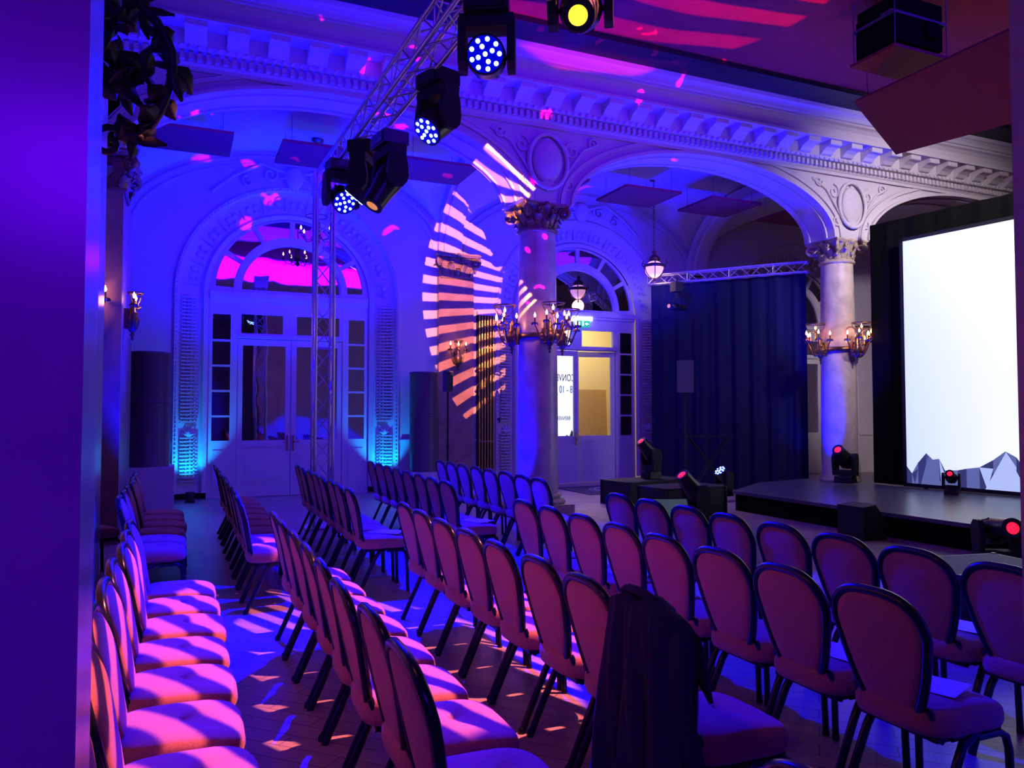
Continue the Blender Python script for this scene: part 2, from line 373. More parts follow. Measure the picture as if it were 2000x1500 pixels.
# spandrel ornament over the columns
def leafspray(a, cx, y, cz, s, n=7, up=1):
    for k in range(n):
        t = (k/(n-1)-.5)*2.2
        L_ = s*(1.0-.25*abs(t))
        p = [(cx+math.sin(t*q)*L_*q, y-0.03*math.sin(PI*q), cz+up*math.cos(t*q)*L_*q) for q in (0, .25, .5, .75, 1.0)]
        a.tube(p, 0.02, 6, rr=[.012, .028, .032, .022, .006])
def scroll(a, cx, y, cz, r, turns=1.4, sgn=1, t0=0, rad=0.018, plane='xz'):
    pts = []
    for i in range(22):
        q = i/21; t = t0+sgn*turns*2*PI*q; rr = r*(1-.85*q)
        pts.append((cx+rr*math.cos(t), y, cz+rr*math.sin(t)) if plane == 'xz' else (y, cx+rr*math.cos(t), cz+rr*math.sin(t)))
    a.tube(pts, rad, 6)
for k, px in enumerate(PX[1:3]):
    a = MB()
    a.sphere((px, YF-.02, 5.50), 0.27, 20, (0.95, 0.35, 1.25))
    ring = [(px+.33*math.cos(t), YF-.05, 5.50+.42*math.sin(t)) for t in [2*PI*i/28 for i in range(28)]]
    a.tube(ring, 0.035, 8, loop=True)
    leafspray(a, px, YF-.01, 5.05, 0.30, 7); leafspray(a, px, YF-.01, 5.88, 0.2, 5, -1)
    for sg in (-1, 1):
        scroll(a, px+sg*.43, YF-.02, 5.72, 0.14, 1.3, sg, PI/2); scroll(a, px+sg*.36, YF-.02, 5.16, 0.10, 1.3, -sg, PI/2)
        scroll(a, px+sg*.80, YF-.02, 5.88, 0.10, 1.3, sg, 0)
        a.tube([(px+sg*.3, YF-.02, 5.3), (px+sg*.44, YF-.03, 5.5), (px+sg*.62, YF-.02, 5.75), (px+sg*.95, YF-.01, 5.92)], .022, 6)
    struct(a, 'trim_%d' % (7+k), M['stucco'])

# back wall with two arched openings
RO = 2.15; RI = 1.52; ZC = 3.87
out = [(-6, 0)]
for c in CX[1:4]:
    out += [(c-RO, 0)] + arcp(c, ZC, RO, RO, PI, 0, 40) + [(c+RO, 0)]
out += [(19, 0), (19, 7.1), (-6, 7.1)]
a = MB(); a.plate(out, (), YW, YW+0.35)
struct(a, 'wall_back', M['plaster'])
def reveal(c, n):
    # splayed ornamental surround between the wall face and the door frame
    def path(r): return [(c-r, 0.12)] + arcp(c, ZC, r, r, PI, 0, 40) + [(c+r, 0.12)]
    a = MB()
    for (r0, y0, r1, y1) in ((RO, YW, RO-.05, YW-.05), (RO-.05, YW-.05, RO-.10, YW-.02), (RO-.10, YW-.02, RO-.12, YW+.04), (RO-.12, YW+.04, RI+.13, YB-.02), (RI+.13, YB-.02, RI+.08, YB-.09), (RI+.08, YB-.09, RI+.0, YB-.06)):
        A_ = path(r0); B_ = path(r1)
        a.loft([[(p[0], y0, p[1]) for p in A_], [(p[0], y1, p[1]) for p in B_]], False, False, False)
    struct(a, 'trim_%d' % n, M['stucco'], recalc=True)
    # relief: jamb ridges, studs and leaves
    a = MB(); w_ = (RO-.12)-(RI+.13)
    for sg in (-1, 1):
        z = 0.35; rc = (RO-.12+RI+.13)/2
        while z < 3.75:
            if 1.15 < z < 1.42:
                leafspray(a, c+sg*rc, YB-.10, 1.15, 0.20, 5); z = 1.44; continue
            a.box((c+sg*rc, YB-.115, z), (w_*.82, 0.05, 0.026), rz=sg*-0.30)
            for q in (-1.2, -.4, .4, 1.2): a.sphere((c+sg*(rc+q*.085), YB-.125, z+.034), 0.017, 6)
            z += 0.066
    for k in range(1, 40):
        t = PI*k/40; rc = (RO-.12+RI+.13)/2
        x_, z_ = c+rc*math.cos(t), ZC+rc*math.sin(t)
        if k % 3:
            a.sphere((x_, YB-.09, z_), 0.06, 8, (1, .5, 1))
            for dr in (-.11, .11): a.sphere((c+(rc+dr)*math.cos(t+.02), YB-.09, ZC+(rc+dr)*math.sin(t+.02)), 0.035, 6, (1, .6, 1))
        else:
            a.box((x_, YB-.09, z_), (w_*.85, .05, .03), ry=-t)
    for k in range(90):                        # bead course round the outer edge
        t = PI*k/89; a.sphere((c+(RO-.085)*math.cos(t), YW-.035, ZC+(RO-.085)*math.sin(t)), 0.022, 6)
    for sg in (-1, 1):
        for k in range(45): a.sphere((c+sg*(RO-.085), YW-.035, 0.3+k*.08), 0.022, 6)
    struct(a, 'trim_%d' % (n+1), M['plaster'])
reveal(CX[1], 9); reveal(CX[2], 11); reveal(CX[3], 20)
# keystone cartouches over the doors
for i, c in enumerate(CX[1:3]):
    a = MB(); a.sphere((c, YW-.05, 6.17), .2, 14, (.9, .5, 1.1)); leafspray(a, c, YW-.04, 6.0, .42, 9, 1)
    for sg in (-1, 1):
        scroll(a, c+sg*.45, YW-.04, 6.2, .16, 1.4, sg, PI/2, .026); scroll(a, c+sg*.85, YW-.04, 6.02, .12, 1.3, -sg, PI/2, .022)
        a.tube([(c+sg*.15, YW-.04, 6.25), (c+sg*.6, YW-.06, 6.38), (c+sg*1.1, YW-.04, 6.1), (c+sg*1.5, YW-.03, 5.75)], .03, 6)
    struct(a, 'trim_%d' % (13+i), M['plaster'])

def arched_door(c, name, open_leaf):
    root = thing(name, None, None, (0, 0, 0)); root['kind'] = 'structure'
    pane_m = M['mirror'] if not open_leaf else M['glass']
    y0, y1 = YB-0.02, YB+0.06
    # fixed frame: arch, transom, mullions
    out = [(c-RI, 0)] + arcp(c, ZC, RI, RI, PI, 0, 40) + [(c+RI, 0)]
    h = []
    # fan light outer ring segments
    for k in range(6):
        t0 = PI-k*PI/6-.035; t1 = PI-(k+1)*PI/6+.035
        ri, ro = 1.08, 1.40
        seg = arcp(c, ZC+.09, ro, ro, t0, t1, 8)+arcp(c, ZC+.09, ri, ri, t1, t0, 8)
        h.append(seg)
    half = [(c-.93, ZC+.1)]+arcp(c, ZC+.1, .93, .90, PI, 0, 24)[1:-1]+[(c+.93, ZC+.1)]
    h.append(half)
    # row of top lights above leaves
    z0, z1 = 3.13, 3.50
    h += [[(c-.93, z0), (c-.93, z1), (c-.16, z1), (c-.16, z0)], [(c+.10, z0), (c+.10, z1), (c+.93, z1), (c+.93, z0)]]
    side = []
    for sg in (-1, 1):
        xa, xb = sorted((c+sg*1.12, c+sg*1.44))
        zz = [1.06, 1.54, 2.02, 2.50, 2.98, 3.50]
        for q in range(5): side.append([(xa, zz[q]+.02), (xa, zz[q+1]-.02), (xb, zz[q+1]-.02), (xb, zz[q]+.02)])
    h += side
    notch = [(c-1.0, 0), (c-1.0, 3.03), (c+1.0, 3.03), (c+1.0, 0)]
    out = [(c-RI, 0)] + arcp(c, ZC, RI, RI, PI, 0, 40) + [(c+RI, 0), (c+1.0, 0), (c+1.0, 3.03), (c-1.0, 3.03), (c-1.0, 0)]
    a = MB(); a.plate(out, h, y0, y1)
    # mouldings
    a.b2(c-1.5, c+1.5, YB-.10, YB-.02, ZC-.06, ZC+.04); a.b2(c-1.5, c+1.5, YB-.06, YB-.02, ZC-.12, ZC-.06)
    a.b2(c-1.02, c+1.02, YB-.05, YB-.02, 3.05, 3.09)
    for sg in (-1, 1):
        for (zA, zB) in ((.2, .9),):
            xa, xb = sorted((c+sg*1.12, c+sg*1.42)); a.b2(xa, xb, YB-.035, YB-.02, zA, zB)
    o1 = arcp(c, ZC+.09, 1.08, 1.08, PI, 0, 30); o2 = arcp(c, ZC+.09, .96, .93, 0, PI, 30)
    a.plate(o1+o2, (), YB-.05, YB-.02)
    a.build('door_frame', M['paint'], root)
    # panes
    for k, hh in enumerate(h):
        g = MB()
        cx_ = sum(p[0] for p in hh)/len(hh); cz_ = sum(p[1] for p in hh)/len(hh)
        g.plate([(p[0]+(p[0]-cx_)*.03, p[1]+(p[1]-cz_)*.03) for p in hh], (), YB+.015, YB+.022)
        pm_ = pane_m
        if open_leaf: pm_ = M['glass'] if k in (7, 8) else (M['darkglass'] if k > 8 else M['mirror'])
        g.build('fan_light_pane' if k < 7 else 'window_pane', pm_, root)
    def leaf(x0, x1, nm, m4=None, pm=None):
        a = MB(); m4 = m4 or Matrix.Identity(4)
        o_ = [(x0, 0.01), (x0, 3.02), (x1, 3.02), (x1, 0.01)]
        hl = [(x0+.10, 1.08), (x0+.10, 2.90), (x1-.10, 2.90), (x1-.10, 1.08)]
        a.plate(o_, [hl], -.025, .025, m=m4)
        a.T = m4
        a.b2(x0+.12, x1-.12, -.04, -.02, .95, 1.0); a.b2(x0+.14, x1-.14, -.035, -.02, .28, .84); a.b2(x0+.18, x1-.18, -.045, -.03, .33, .79)
        d = a.build(nm, M['paint'], root)
        g = MB(); g.plate([(p[0]+(.01 if p[0] > (x0+x1)/2 else -.01), p[1]) for p in hl], (), -.004, .004, m=m4); g.build('pane', pm or pane_m, d)
        k = MB(); k.T = m4; hx = x1-.05 if x0 < -.5 else x0+.05
        k.box((hx, -.04, 1.02), (.035, .02, .30)); k.tube([(hx, -.05, 1.05), (hx, -.10, 1.05), (hx+(-.1 if x0 < -.5 else .1), -.10, 1.05)], .010, 8)
        k.sphere((hx, -.06, 1.0), .02, 8); k.build('door_handle', M['brass'], d)
        return d
    leaf(-.995, -.005, 'door_leaf', MX((c, YB+.02, 0)))
    if open_leaf:
        leaf(.005, .995, 'door_leaf', MX((c+1.0, YB+.05, 0), math.radians(-9)) @ Matrix.Translation((-1.0, 0, 0)), M['glass'])
    else:
        leaf(.005, .995, 'door_leaf', MX((c, YB+.02, 0)))
    return root
arched_door(CX[1], 'door_1', False); arched_door(CX[2], 'door_2', True); arched_door(CX[3], 'door_3', False)
# dark wall behind the mirrored door
a = MB(); a.b2(-.2, 4.3, YB+.1, YB+.2, 0, 6.1); a.b2(12.5, 17, YB+.1, YB+.2, 0, 6.1); struct(a, 'wall_behind_door', M['black'])

# far-wall pilaster (marble, with capital) and left end pier
def corinthian(a, cx, cy, z0, z1, r, half, square=False):
    """capital from z0 to z1 on a shaft of radius r; abacus half width"""
    h = z1-z0; ab = h*.14
    if square: a.box((cx, cy, z0+.02), (2*r+.06, 2*r+.06, .04))
    else: a.lathe([(r+.01, -.02), (r+.04, 0), (r+.04, .03), (r+.005, .05)], 24, (cx, cy, z0))
    if square: a.box((cx, cy, (z0+z1-ab)/2), (2*r, 2*r, h-ab))
    else: a.lathe([(r, .02), (r*1.0, h*.5), (r*1.12, h*.7), (r*1.32, h-ab)], 24, (cx, cy, z0))
    # concave abacus
    pts = []
    for k in range(4):
        a0 = k*PI/2+PI/4
        p = Vector((math.cos(a0), math.sin(a0)))*half*1.414; q = Vector((math.cos(a0+PI/2), math.sin(a0+PI/2)))*half*1.414
        for i in range(7):
            t = i/7; m_ = p.lerp(q, t); m_ *= 1-.13*math.sin(PI*t); pts.append((m_.x, m_.y))
    a.loft([[(cx+p[0]*k, cy+p[1]*k, z) for p in pts] for (k, z) in ((.93, z1-ab), (.97, z1-ab*.5), (1.0, z1-ab*.45), (1.0, z1))], True, True, False)
    for k in range(4):                        # corner volutes
        a0 = k*PI/2+PI/4; d = Vector((math.cos(a0), math.sin(a0), 0))
        R_ = half*1.414*.80; v = []
        for i in range(26):
            q = i/25; t = PI*.5-q*2.6*PI; rr = h*.20*(1-.8*q)
            v.append(Vector((cx, cy, z1-ab-h*.21)) + d*(R_+rr*math.cos(t)) + Vector((0, 0, rr*math.sin(t))))
        st = [Vector((cx, cy, z0+h*.42))+d*(r*1.05), Vector((cx, cy, z0+h*.62))+d*(r*1.15), Vector((cx, cy, z1-ab-h*.03))+d*(R_-.06)]
        a.tube(st+v, .03, 6, rr=[.02, .03]+[.034]*(len(v)+1))
    for k in range(4):                        # middle rosette and inner scrolls
        a0 = k*PI/2; d = Vector((math.cos(a0), math.sin(a0), 0)); t_ = Vector((-d.y, d.x, 0))
        c0 = Vector((cx, cy, z1-ab*.6))+d*(half*.88); a.sphere(c0, .055, 10)
        for sg in (-1, 1):
            v = []
            for i in range(16):
                q = i/15; t = PI*.5-q*2*PI; rr = h*.11*(1-.7*q)
                v.append(Vector((cx, cy, z1-ab-h*.15))+d*(r*1.25)+t_*sg*(.05+rr*math.cos(t)+.06)+Vector((0, 0, rr*math.sin(t))))
            a.tube(v, .017, 6)
    for (n, zz, hh, ph, out_) in ((8, z0+.03, h*.36, 0, .10), (8, z0+h*.18, h*.46, PI/8, .15)):
        for k in range(n):                    # acanthus leaves
            a0 = 2*PI*k/n+ph; d = Vector((math.cos(a0), math.sin(a0), 0)); t_ = Vector((-d.y, d.x, 0))
            rr0 = r*1.02 if not square else r/max(abs(d.x), abs(d.y))*1.0
            rows = []
            for i in range(7):
                q = i/6; o_ = out_*(q**2.2); z = zz+hh*min(q*1.15, 1.0)-(0.06*max(0, q-.85)/.15)
                wd = (r*.42)*(.65+.5*math.sin(PI*min(q*.9+.1, 1)))*(1-.4*max(0, q-.7)/.3)
                rows.append([Vector((cx, cy, z))+d*(rr0+o_+.012-(.02 if j in (0, 4) else 0))+t_*wd*(j/4-.5)*(1.0 if (i+j) % 2 else .86) for j in range(5)])
            back = [[p-d*.02 for p in rw] for rw in rows]
            rings = [rw+list(reversed(bk)) for rw, bk in zip(rows, back)]
            a.loft(rings, True, True, True)

def column(px, label, zb, m_shaft):
    t = thing('column', label, 'column', (px, 10.95, zb), 0, 'marble arcade columns')
    z0 = 4.45-zb; zs = .34 if zb == 0 else .10
    if zb == 0:
        a = MB(); a.box((0, 0, .10), (.86, .86, .20))
        a.lathe([(.42, .20), (.44, .23), (.42, .27), (.36, .28), (.355, .30), (.38, .32), (.37, .35), (.33, .36)], 28)
        a.build('base', M['stonecap'], t)
    else:
        a = MB(); a.lathe([(.36, .0), (.37, .03), (.34, .05), (.34, .07), (.33, .10)], 28); a.build('base', M['stonecap'], t)
    a = MB()
    pr = []
    for i in range(13):
        q = i/12; pr.append((.325-.035*q**1.6, zs+(z0-zs)*q))
    a.lathe(pr, 32); a.build('shaft', m_shaft, t)
    a = MB(); corinthian(a, 0, 0, z0, 4.87-zb, .29, .40); a.build('capital', M['gilt'] if zb == 0 else M['stonecap'], t)
    a = MB(); zz = 2.80-zb; a.lathe([(.325, -.05), (.345, -.045), (.345, .045), (.325, .05)], 28, (0, 0, zz), cap=False); a.build('metal_band', M['bronze'], t)
    return t
column(PX[1], 'marble column with candle lamps standing between the two arched doors', 0, M['marble'])
column(PX[2], 'marble column with candle lamps at the stage beside the projection screen', .322, M['marble'])
a = MB(); a.b2(-1.9, -.657, 10.6, 12.9, 0, 4.45); struct(a, 'wall_left_pier', M['brownmarble'])
a = MB(); corinthian(a, -1.0, 10.95, 4.36, 4.87, .35, .52, True); struct(a, 'trim_15', M['gilt'])
a = MB(); a.b2(-2.0, -.72, YF, 12.9, 4.87, 6.7); struct(a, 'wall_left_upper', M['plaster'])
a = MB(); a.b2(4.95, 5.72, YW-.14, YW, 0, 4.45); struct(a, 'wall_back_pilaster', M['brownmarble'])
a = MB(); corinthian(a, 5.335, YW+.16, 4.42, 4.93, .33, .50, True); struct(a, 'trim_16', M['gilt'])

# gallery vaults
def vz(x, y, c):
    q = 1-((x-c)/3.14)**2; w_ = 1-((y-13.35)/2.1)**2
    return 4.95+1.72*max(math.sqrt(max(q, 0)), math.sqrt(max(w_, 0))*.96)
for i, c in enumerate(CX):
    nx, ny = 40, 28; lo = []; hi = []
    for j in range(ny+1):
        for k in range(nx+1):
            x = c-3.18+6.36*k/nx; y = YR-.02+(YW-YR+.05)*j/ny
            z = vz(x, y, c); lo.append((x, y, z)); hi.append((x, y, z+.12))
    n = len(lo); fs = []
    for j in range(ny):
        for k in range(nx):
            q = j*(nx+1)+k; fs.append((q, q+1, q+nx+2, q+nx+1)); fs.append((n+q+nx+1, n+q+nx+2, n+q+1, n+q))
    a = MB(); a.add(lo+hi, fs, True); struct(a, 'ceiling_vault', M['plaster'], recalc=False)
a = MB()
for px in PX[:3]:
    for (wd, r_) in ((.50, .16), (.30, .22)):
        o1 = arcp(13.35, 4.93, 2.02, 1.62, PI, 0, 30); o2 = arcp(13.35, 4.93, 2.02-r_, 1.62-r_, 0, PI, 30)
        a.plate(o1+o2, (), -wd/2, wd/2, m=Matrix.Translation((px, 0, 0)) @ Matrix.Rotation(PI/2, 4, 'Z'))
struct(a, 'trim_17', M['plaster'])
# lunette mouldings on the back wall
a = MB()
for c in CX[1:3]:
    for (r0, r1, d) in ((0, .05, .05), (.14, .17, .03)):
        a.plate(arcp(c, 4.95, 3.0-r0, 1.62-r0, PI, 0, 40)+arcp(c, 4.95, 3.0-r1, 1.62-r1, 0, PI, 40), (), YW-d, YW)
struct(a, 'trim_18', M['plaster'])
# baseboards and dado on the back wall
a = MB()
for (x0, x1) in ((-6, CX[1]-RO), (CX[1]+RO, 4.95), (5.72, CX[2]-RO), (CX[2]+RO, CX[3]-RO), (CX[3]+RO, 19)):
    a.b2(x0, x1, YW-.03, YW, 0, .22); a.b2(x0, x1, YW-.04, YW, 1.0, 1.06)
struct(a, 'baseboard_back', M['paint'])

# left wall, near wall with the opening the picture is taken through, enclosure
a = MB(); a.b2(-1.3, -.64, 1.9, 8.0, 0, 7.15); struct(a, 'wall_left', M['pier'])
a = MB(); a.b2(-2.2, -1.6, 8.0, 10.6, 0, 7.15); a.b2(-6, -5.9, -4, 19, 0, 7.2); struct(a, 'wall_left_recess', M['plaster'])
a = MB(); a.b2(-1.25, -.16, 1.6, 1.86, 0, 7.15)
a.box((-.62, 1.585, 3.5), (.02, .03, 7.0)); a.b2(-1.25, -.22, 1.56, 1.6, 0, .3)
struct(a, 'wall_near_pier', M['pier'])
a = MB(); a.b2(2.675, 3.5, 1.40, 1.745, 0, 7.15); a.b2(2.66, 2.675, 1.47, 1.50, .0, 7.0); a.b2(2.66, 2.675, 1.66, 1.69, .0, 7.0); struct(a, 'wall_near_jamb', M['pier'])
a = MB(); a.b2(3.5, 19, 1.45, 1.7, 0, 7.15); struct(a, 'wall_near', M['plaster'])
a = MB(); a.b2(-1.25, 3.5, 1.45, 1.86, 5.4, 7.15); struct(a, 'wall_near_lintel', M['plaster'])
a = MB(); a.b2(-6, 19, -4.1, -4, 0, 7.2); struct(a, 'wall_behind', M['plaster'])
a = MB(); a.b2(-6, 19, -4, 1.45, 5.4, 5.5); struct(a, 'ceiling_near', M['plaster'])
a = MB(); a.b2(19, 19.1, -4, 19.5, 0, 7.2); struct(a, 'wall_right', M['plaster'])

# foyer seen through the open door
a = MB(); a.b2(6.0, 12.5, 18.2, 18.3, 0, 4.6); a.b2(12.4, 12.5, YB+.3, 18.2, 0, 4.6); a.b2(5.9, 6.0, YB+.3, 18.3, 0, 4.6)
struct(a, 'wall_foyer', M['foyer'])
a = MB(); a.b2(5.9, 12.5, YB+.4, 18.3, 4.6, 4.7); struct(a, 'ceiling_foyer', M['paint'])
area('foyer_lamp', (9.7, 16.9, 4.5), (9.7, 16.9, 0), 1.0, .5, (1.0, .84, .55), 75)
a = MB(); a.box((0, 0, 1.07), (.95, .10, 2.14)); a.box((0, -.055, 1.07), (.91, .01, 2.10))
t = a.build('notice_board', M['board']); t.location = (9.72, 17.3, 0.06); t.rotation_euler = (math.radians(-3), 0, math.radians(-4))
tag(t, 'plain tan board standing upright in the foyer behind the open door', 'board')
# ------------------------------------------------------------------ banner, exit sign, mat
def text(s, name, size, loc, rot, m, parent=None, sx=1.0, ext=0.002):
    c = bpy.data.curves.new(name, 'FONT'); c.body = s; c.size = size; c.extrude = ext; c.align_x = 'LEFT'; c.materials.append(m)
    o = bpy.data.objects.new(name, c); COL.objects.link(o); bpy.context.view_layer.update()
    me = bpy.data.meshes.new_from_object(o.evaluated_get(bpy.context.evaluated_depsgraph_get())); bpy.data.objects.remove(o)
    o = bpy.data.objects.new(name, me); COL.objects.link(o)
    o.location = loc; o.rotation_euler = rot; o.scale = (sx, 1, 1); o.parent = parent
    return o
t = thing('welcome_banner', 'lit white convention banner behind the glass of the closed door leaf, lettering seen reversed', 'banner', (7.8, 16.3, 0))
a = MB(); a.b2(-.95, 1.0, 0, .05, .95, 3.95); a.build('fabric_panel', M['banner'], t)
a = MB(); a.b2(-.97, -.95, -.01, .06, 0, 3.97); a.b2(1.0, 1.02, -.01, .06, 0, 3.97); a.build('frame', M['alu'], t)
ty = -.006; R_ = (PI/2, 0, PI)
for (s, z, sz, m, sx) in (('CONVENTION', 2.36, .245, 'ink', .62), ('8 - 10 JAN', 2.08, .245, 'inkblue', .62), ('BIENVENUE', 1.43, .135, 'ink', .75)):
    text(s, 'lettering', sz, (.94-(.07 if s[0] != 'C' else 0)-(.06 if s[0] == 'B' else 0), ty, z), R_, M[m], t, sx, .003)
text('16', 'lettering', .34, (.70, ty, 3.28), R_, M['inkblue'], t, .8, .003)
a = MB(); a.plate([(.62, .96), (.70, 1.08), (.78, 1.04), (.84, 1.20), (.90, 1.10), (.96, 1.06), (.98, .96)], (), -.01, -.004); a.build('mountain_print', M['ink'], t)
t = thing('exit_sign', 'green lit emergency exit sign mounted over the open glass door', 'exit sign', (8.46, YB-.13, 3.56))
a = MB(); a.b2(-.17, .17, 0, .05, 0, .15); a.build('case', M['exit'], t)
a = MB(); a.b2(-.03, .01, -.005, 0, .03, .12); a.sphere((-.01, -.004, .125), .014, 8); a.add([(.04, -.005, .075), (.09, -.005, .11), (.09, -.005, .04)], [(0, 1, 2)]); a.b2(.085, .14, -.005, 0, .065, .085); a.b2(-.14, -.09, -.005, 0, .03, .12); a.build('pictogram', M['exitw'], t)
a = MB(); a.b2(-.22, .22, -.02, .06, .16, .20); a.b2(-.23, -.21, -.02, .06, .15, .24); a.b2(.21, .23, -.02, .06, .15, .24); a.build('tube_lamp', M['tube'], t)
t = thing('door_mat', 'dark rectangular mat with a pale swirl emblem lying before the open door', 'mat', (8.5, 14.0, 0))
a = MB(); a.box((0, 0, .006), (2.2, 1.6, .012)); a.build('pile', M['mat_dark'], t)
a = MB()
for (rx, ry) in ((.62, .40), (.52, .33)): a.tube([(rx*math.cos(2*PI*i/40), ry*math.sin(2*PI*i/40), .013) for i in range(40)], .016, 6, True, flat=.3)
a.tube([(-.30+.02*i, .16*math.sin(i*.42), .013) for i in range(31)], .02, 6, flat=.3); a.tube([(.25-.02*i, .05+.16*math.cos(i*.3), .013) for i in range(24)], .018, 6, flat=.3)
a.build('emblem', M['logo'], t)

# ------------------------------------------------------------------ chairs
def outline(n=44, s=1.0, grow=0.0):
    """backrest outline (y, z) of the round-topped chair back"""
    pts = []
    for i in range(n):
        t = 2*PI*i/n
        z = math.sin(t); y = math.cos(t)
        if z >= 0: zz = .765+math.copysign(abs(z)**.95, z)*.15; yy = math.copysign(abs(y)**.72, y)*.205
        else:
            q = -z; zz = .765-q*.335; yy = math.copysign(abs(y)**.42, y)*(.205-.062*q)
        pts.append((yy, zz))
    cy = 0; cz = .69
    return [((p[0]-cy)*(s)+math.copysign(grow, p[0])*(1 if abs(p[0]) > .01 else 0), cz+(p[1]-cz)*(s)+(grow*.9 if p[1] > cz else -grow*.3)) for p in pts]
def bx(z): return -.185-(z-.44)*.20-max(0, z-.75)*.08
def se(a_, b_, n, e=4.0):
    r = []
    for i in range(n):
        t = 2*PI*i/n; c, s_ = math.cos(t), math.sin(t)
        r.append((math.copysign(abs(c)**(2/e), c)*a_, math.copysign(abs(s_)**(2/e), s_)*b_))
    return r
def make_chair(label):
    t = thing('banquet_chair', label, 'chair')
    a = MB(); rings = []
    for (k, z) in ((.90, .395), (.97, .40), (1.0, .42), (1.0, .455), (.98, .478), (.93, .492), (.82, .50), (.6, .506), (.3, .509), (.02, .51)):
        rings.append([(.0+x*k, y*k*(1.0+.06*(x > 0)*x/.22), z-(.018*(x/.22)**2 if x > 0 and z > .45 else 0)) for (x, y) in se(.225, .218, 32)])
    a.loft(rings); a.build('seat', M['fabric'], t)
    a = MB(); rings = []
    for (k, d) in ((.02, .030), (.5, .029), (.82, .025), (.94, .015), (.97, .0), (.95, -.014), (.80, -.020), (.4, -.023), (.02, -.024)):
        rings.append([(bx(p[1])+d, p[0], p[1]) for p in outline(44, k)])
    a.loft(rings); a.build('backrest', M['fabric'], t)
    a = MB(); o_ = outline(44, 1.0, .006)
    pts = [(bx(p[1])-.002, p[0], p[1]) for p in o_]; a.tube(pts, .0195, 8, True, flat=1.0)
    a.T = Matrix.Translation((bx(.895), 0, .893)); a.tube([(0, -.055, .0), (0, -.03, -.012), (0, .03, -.012), (0, .055, 0)], .008, 6)
    a.T = Matrix.Identity(4)
    for sg in (-1, 1): a.tube([(bx(.50), sg*.165, .50), (bx(.46)+.02, sg*.175, .43), (-.10, sg*.185, .385), (.16, sg*.185, .385)], .014, 8)
    a.build('back_frame', M['frame'], t)
    a = MB()
    a.box((.0, 0, .386), (.36, .37, .018)); a.tube([(.17, -.185, .38), (.17, .185, .38)], .012, 8); a.tube([(-.15, -.185, .38), (-.15, .185, .38)], .012, 8)
    a.box((.0, 0, .36), (.10, .06, .03)); a.build('seat_frame', M['frame'], t)
    for sg in (-1, 1):
        a = MB(); a.tube([(.02, sg*.195, .375), (.15, sg*.198, .375), (.185, sg*.20, .355), (.20, sg*.202, .30), (.205, sg*.203, .15), (.21, sg*.205, .004)], .016, 8); a.lathe([(.018, 0), (.018, .02), (.013, .03)], 8, (.21, sg*.205, 0)); a.build('leg', M['frame'], t)
        a = MB(); a.tube([(.02, sg*.197, .395), (-.06, sg*.20, .36), (-.10, sg*.205, .30), (-.17, sg*.208, .15), (-.235, sg*.21, .006)], .018, 8); a.lathe([(.019, 0), (.019, .02), (.014, .03)], 8, (-.235, sg*.21, 0)); a.build('leg', M['frame'], t)
    return t
proto = make_chair('x'); first = [True]
placed = []
def chair(x, y, label, group, rz=0.0, jit=True):
    j = random.uniform(-.025, .025) if jit else 0
    dx = random.uniform(-.012, .012) if jit else 0
    if first[0]:
        first[0] = False; c = proto; c.location = (x+dx, y, 0); c.rotation_euler = (0, 0, rz+j); c['label'] = label; c['group'] = group
    else: c = dup(proto, (x+dx, y, 0), rz+j, label, group)
    placed.append(c); return c
OFF = .275
NEAR = {'first': (.64, [5.52, 5.05, 4.58, 4.11, 3.64, 3.17, 2.70, 2.23]),
        'second': (1.59, [5.70, 5.22, 4.74, 4.27, 3.80, 3.33, 2.86, 2.39]),
        'third': (2.52, [5.52, 5.05, 4.58, 4.11, 3.64, 3.17, 2.70, 2.23]),
        'fourth': (3.44, [5.62, 5.15, 4.68, 4.21, 3.73, 3.26, 2.79, 2.32])}
FAR = {'first': (.48, [6.76+.50*i for i in range(9)]), 'second': (1.45, [7.03+.47*i for i in range(8)]),
       'third': (2.50, [7.38+.47*i for i in range(8)]), 'fourth': (3.50, [7.30+.47*i for i in range(8)])}
for r, (x, ys) in NEAR.items():
    for i, y in enumerate(ys):
        extra = ', under jacket' if (r == 'second' and i == 7) else ''
        chair(x+OFF, y, 'banquet chair %s from the aisle, %s row past wall row, near block%s' % (ORD[i], r, extra), 'chairs of the near seating block')
for r, (x, ys) in FAR.items():
    for i, y in enumerate(ys):
        chair(x+OFF, y, 'banquet chair %s from the aisle, %s row right of wall row, far block' % (ORD[i], r), 'chairs of the far seating block')
for i, y in enumerate([5.44, 4.97, 4.50, 4.03, 3.56, 3.09, 2.62, 2.15]):
    chair(.03, y, 'stripe-lit banquet chair against the left wall, %s from the aisle, near block' % ORD[i], 'chairs along the left wall')
for i, y in enumerate([7.12, 7.62, 8.12, 8.62, 9.12, 9.64]):
    chair(-.13, y, 'banquet chair against the left wall, %s from the aisle, far block' % ORD[i], 'chairs along the left wall')
chair(-.78, 8.6, 'single banquet chair behind the far left row, in the wall recess', 'chairs along the left wall', .5)
chair(1.42, 1.10, 'lone banquet chair nearest the camera, only its rounded top edge showing', 'chairs of the near seating block', 0, False)

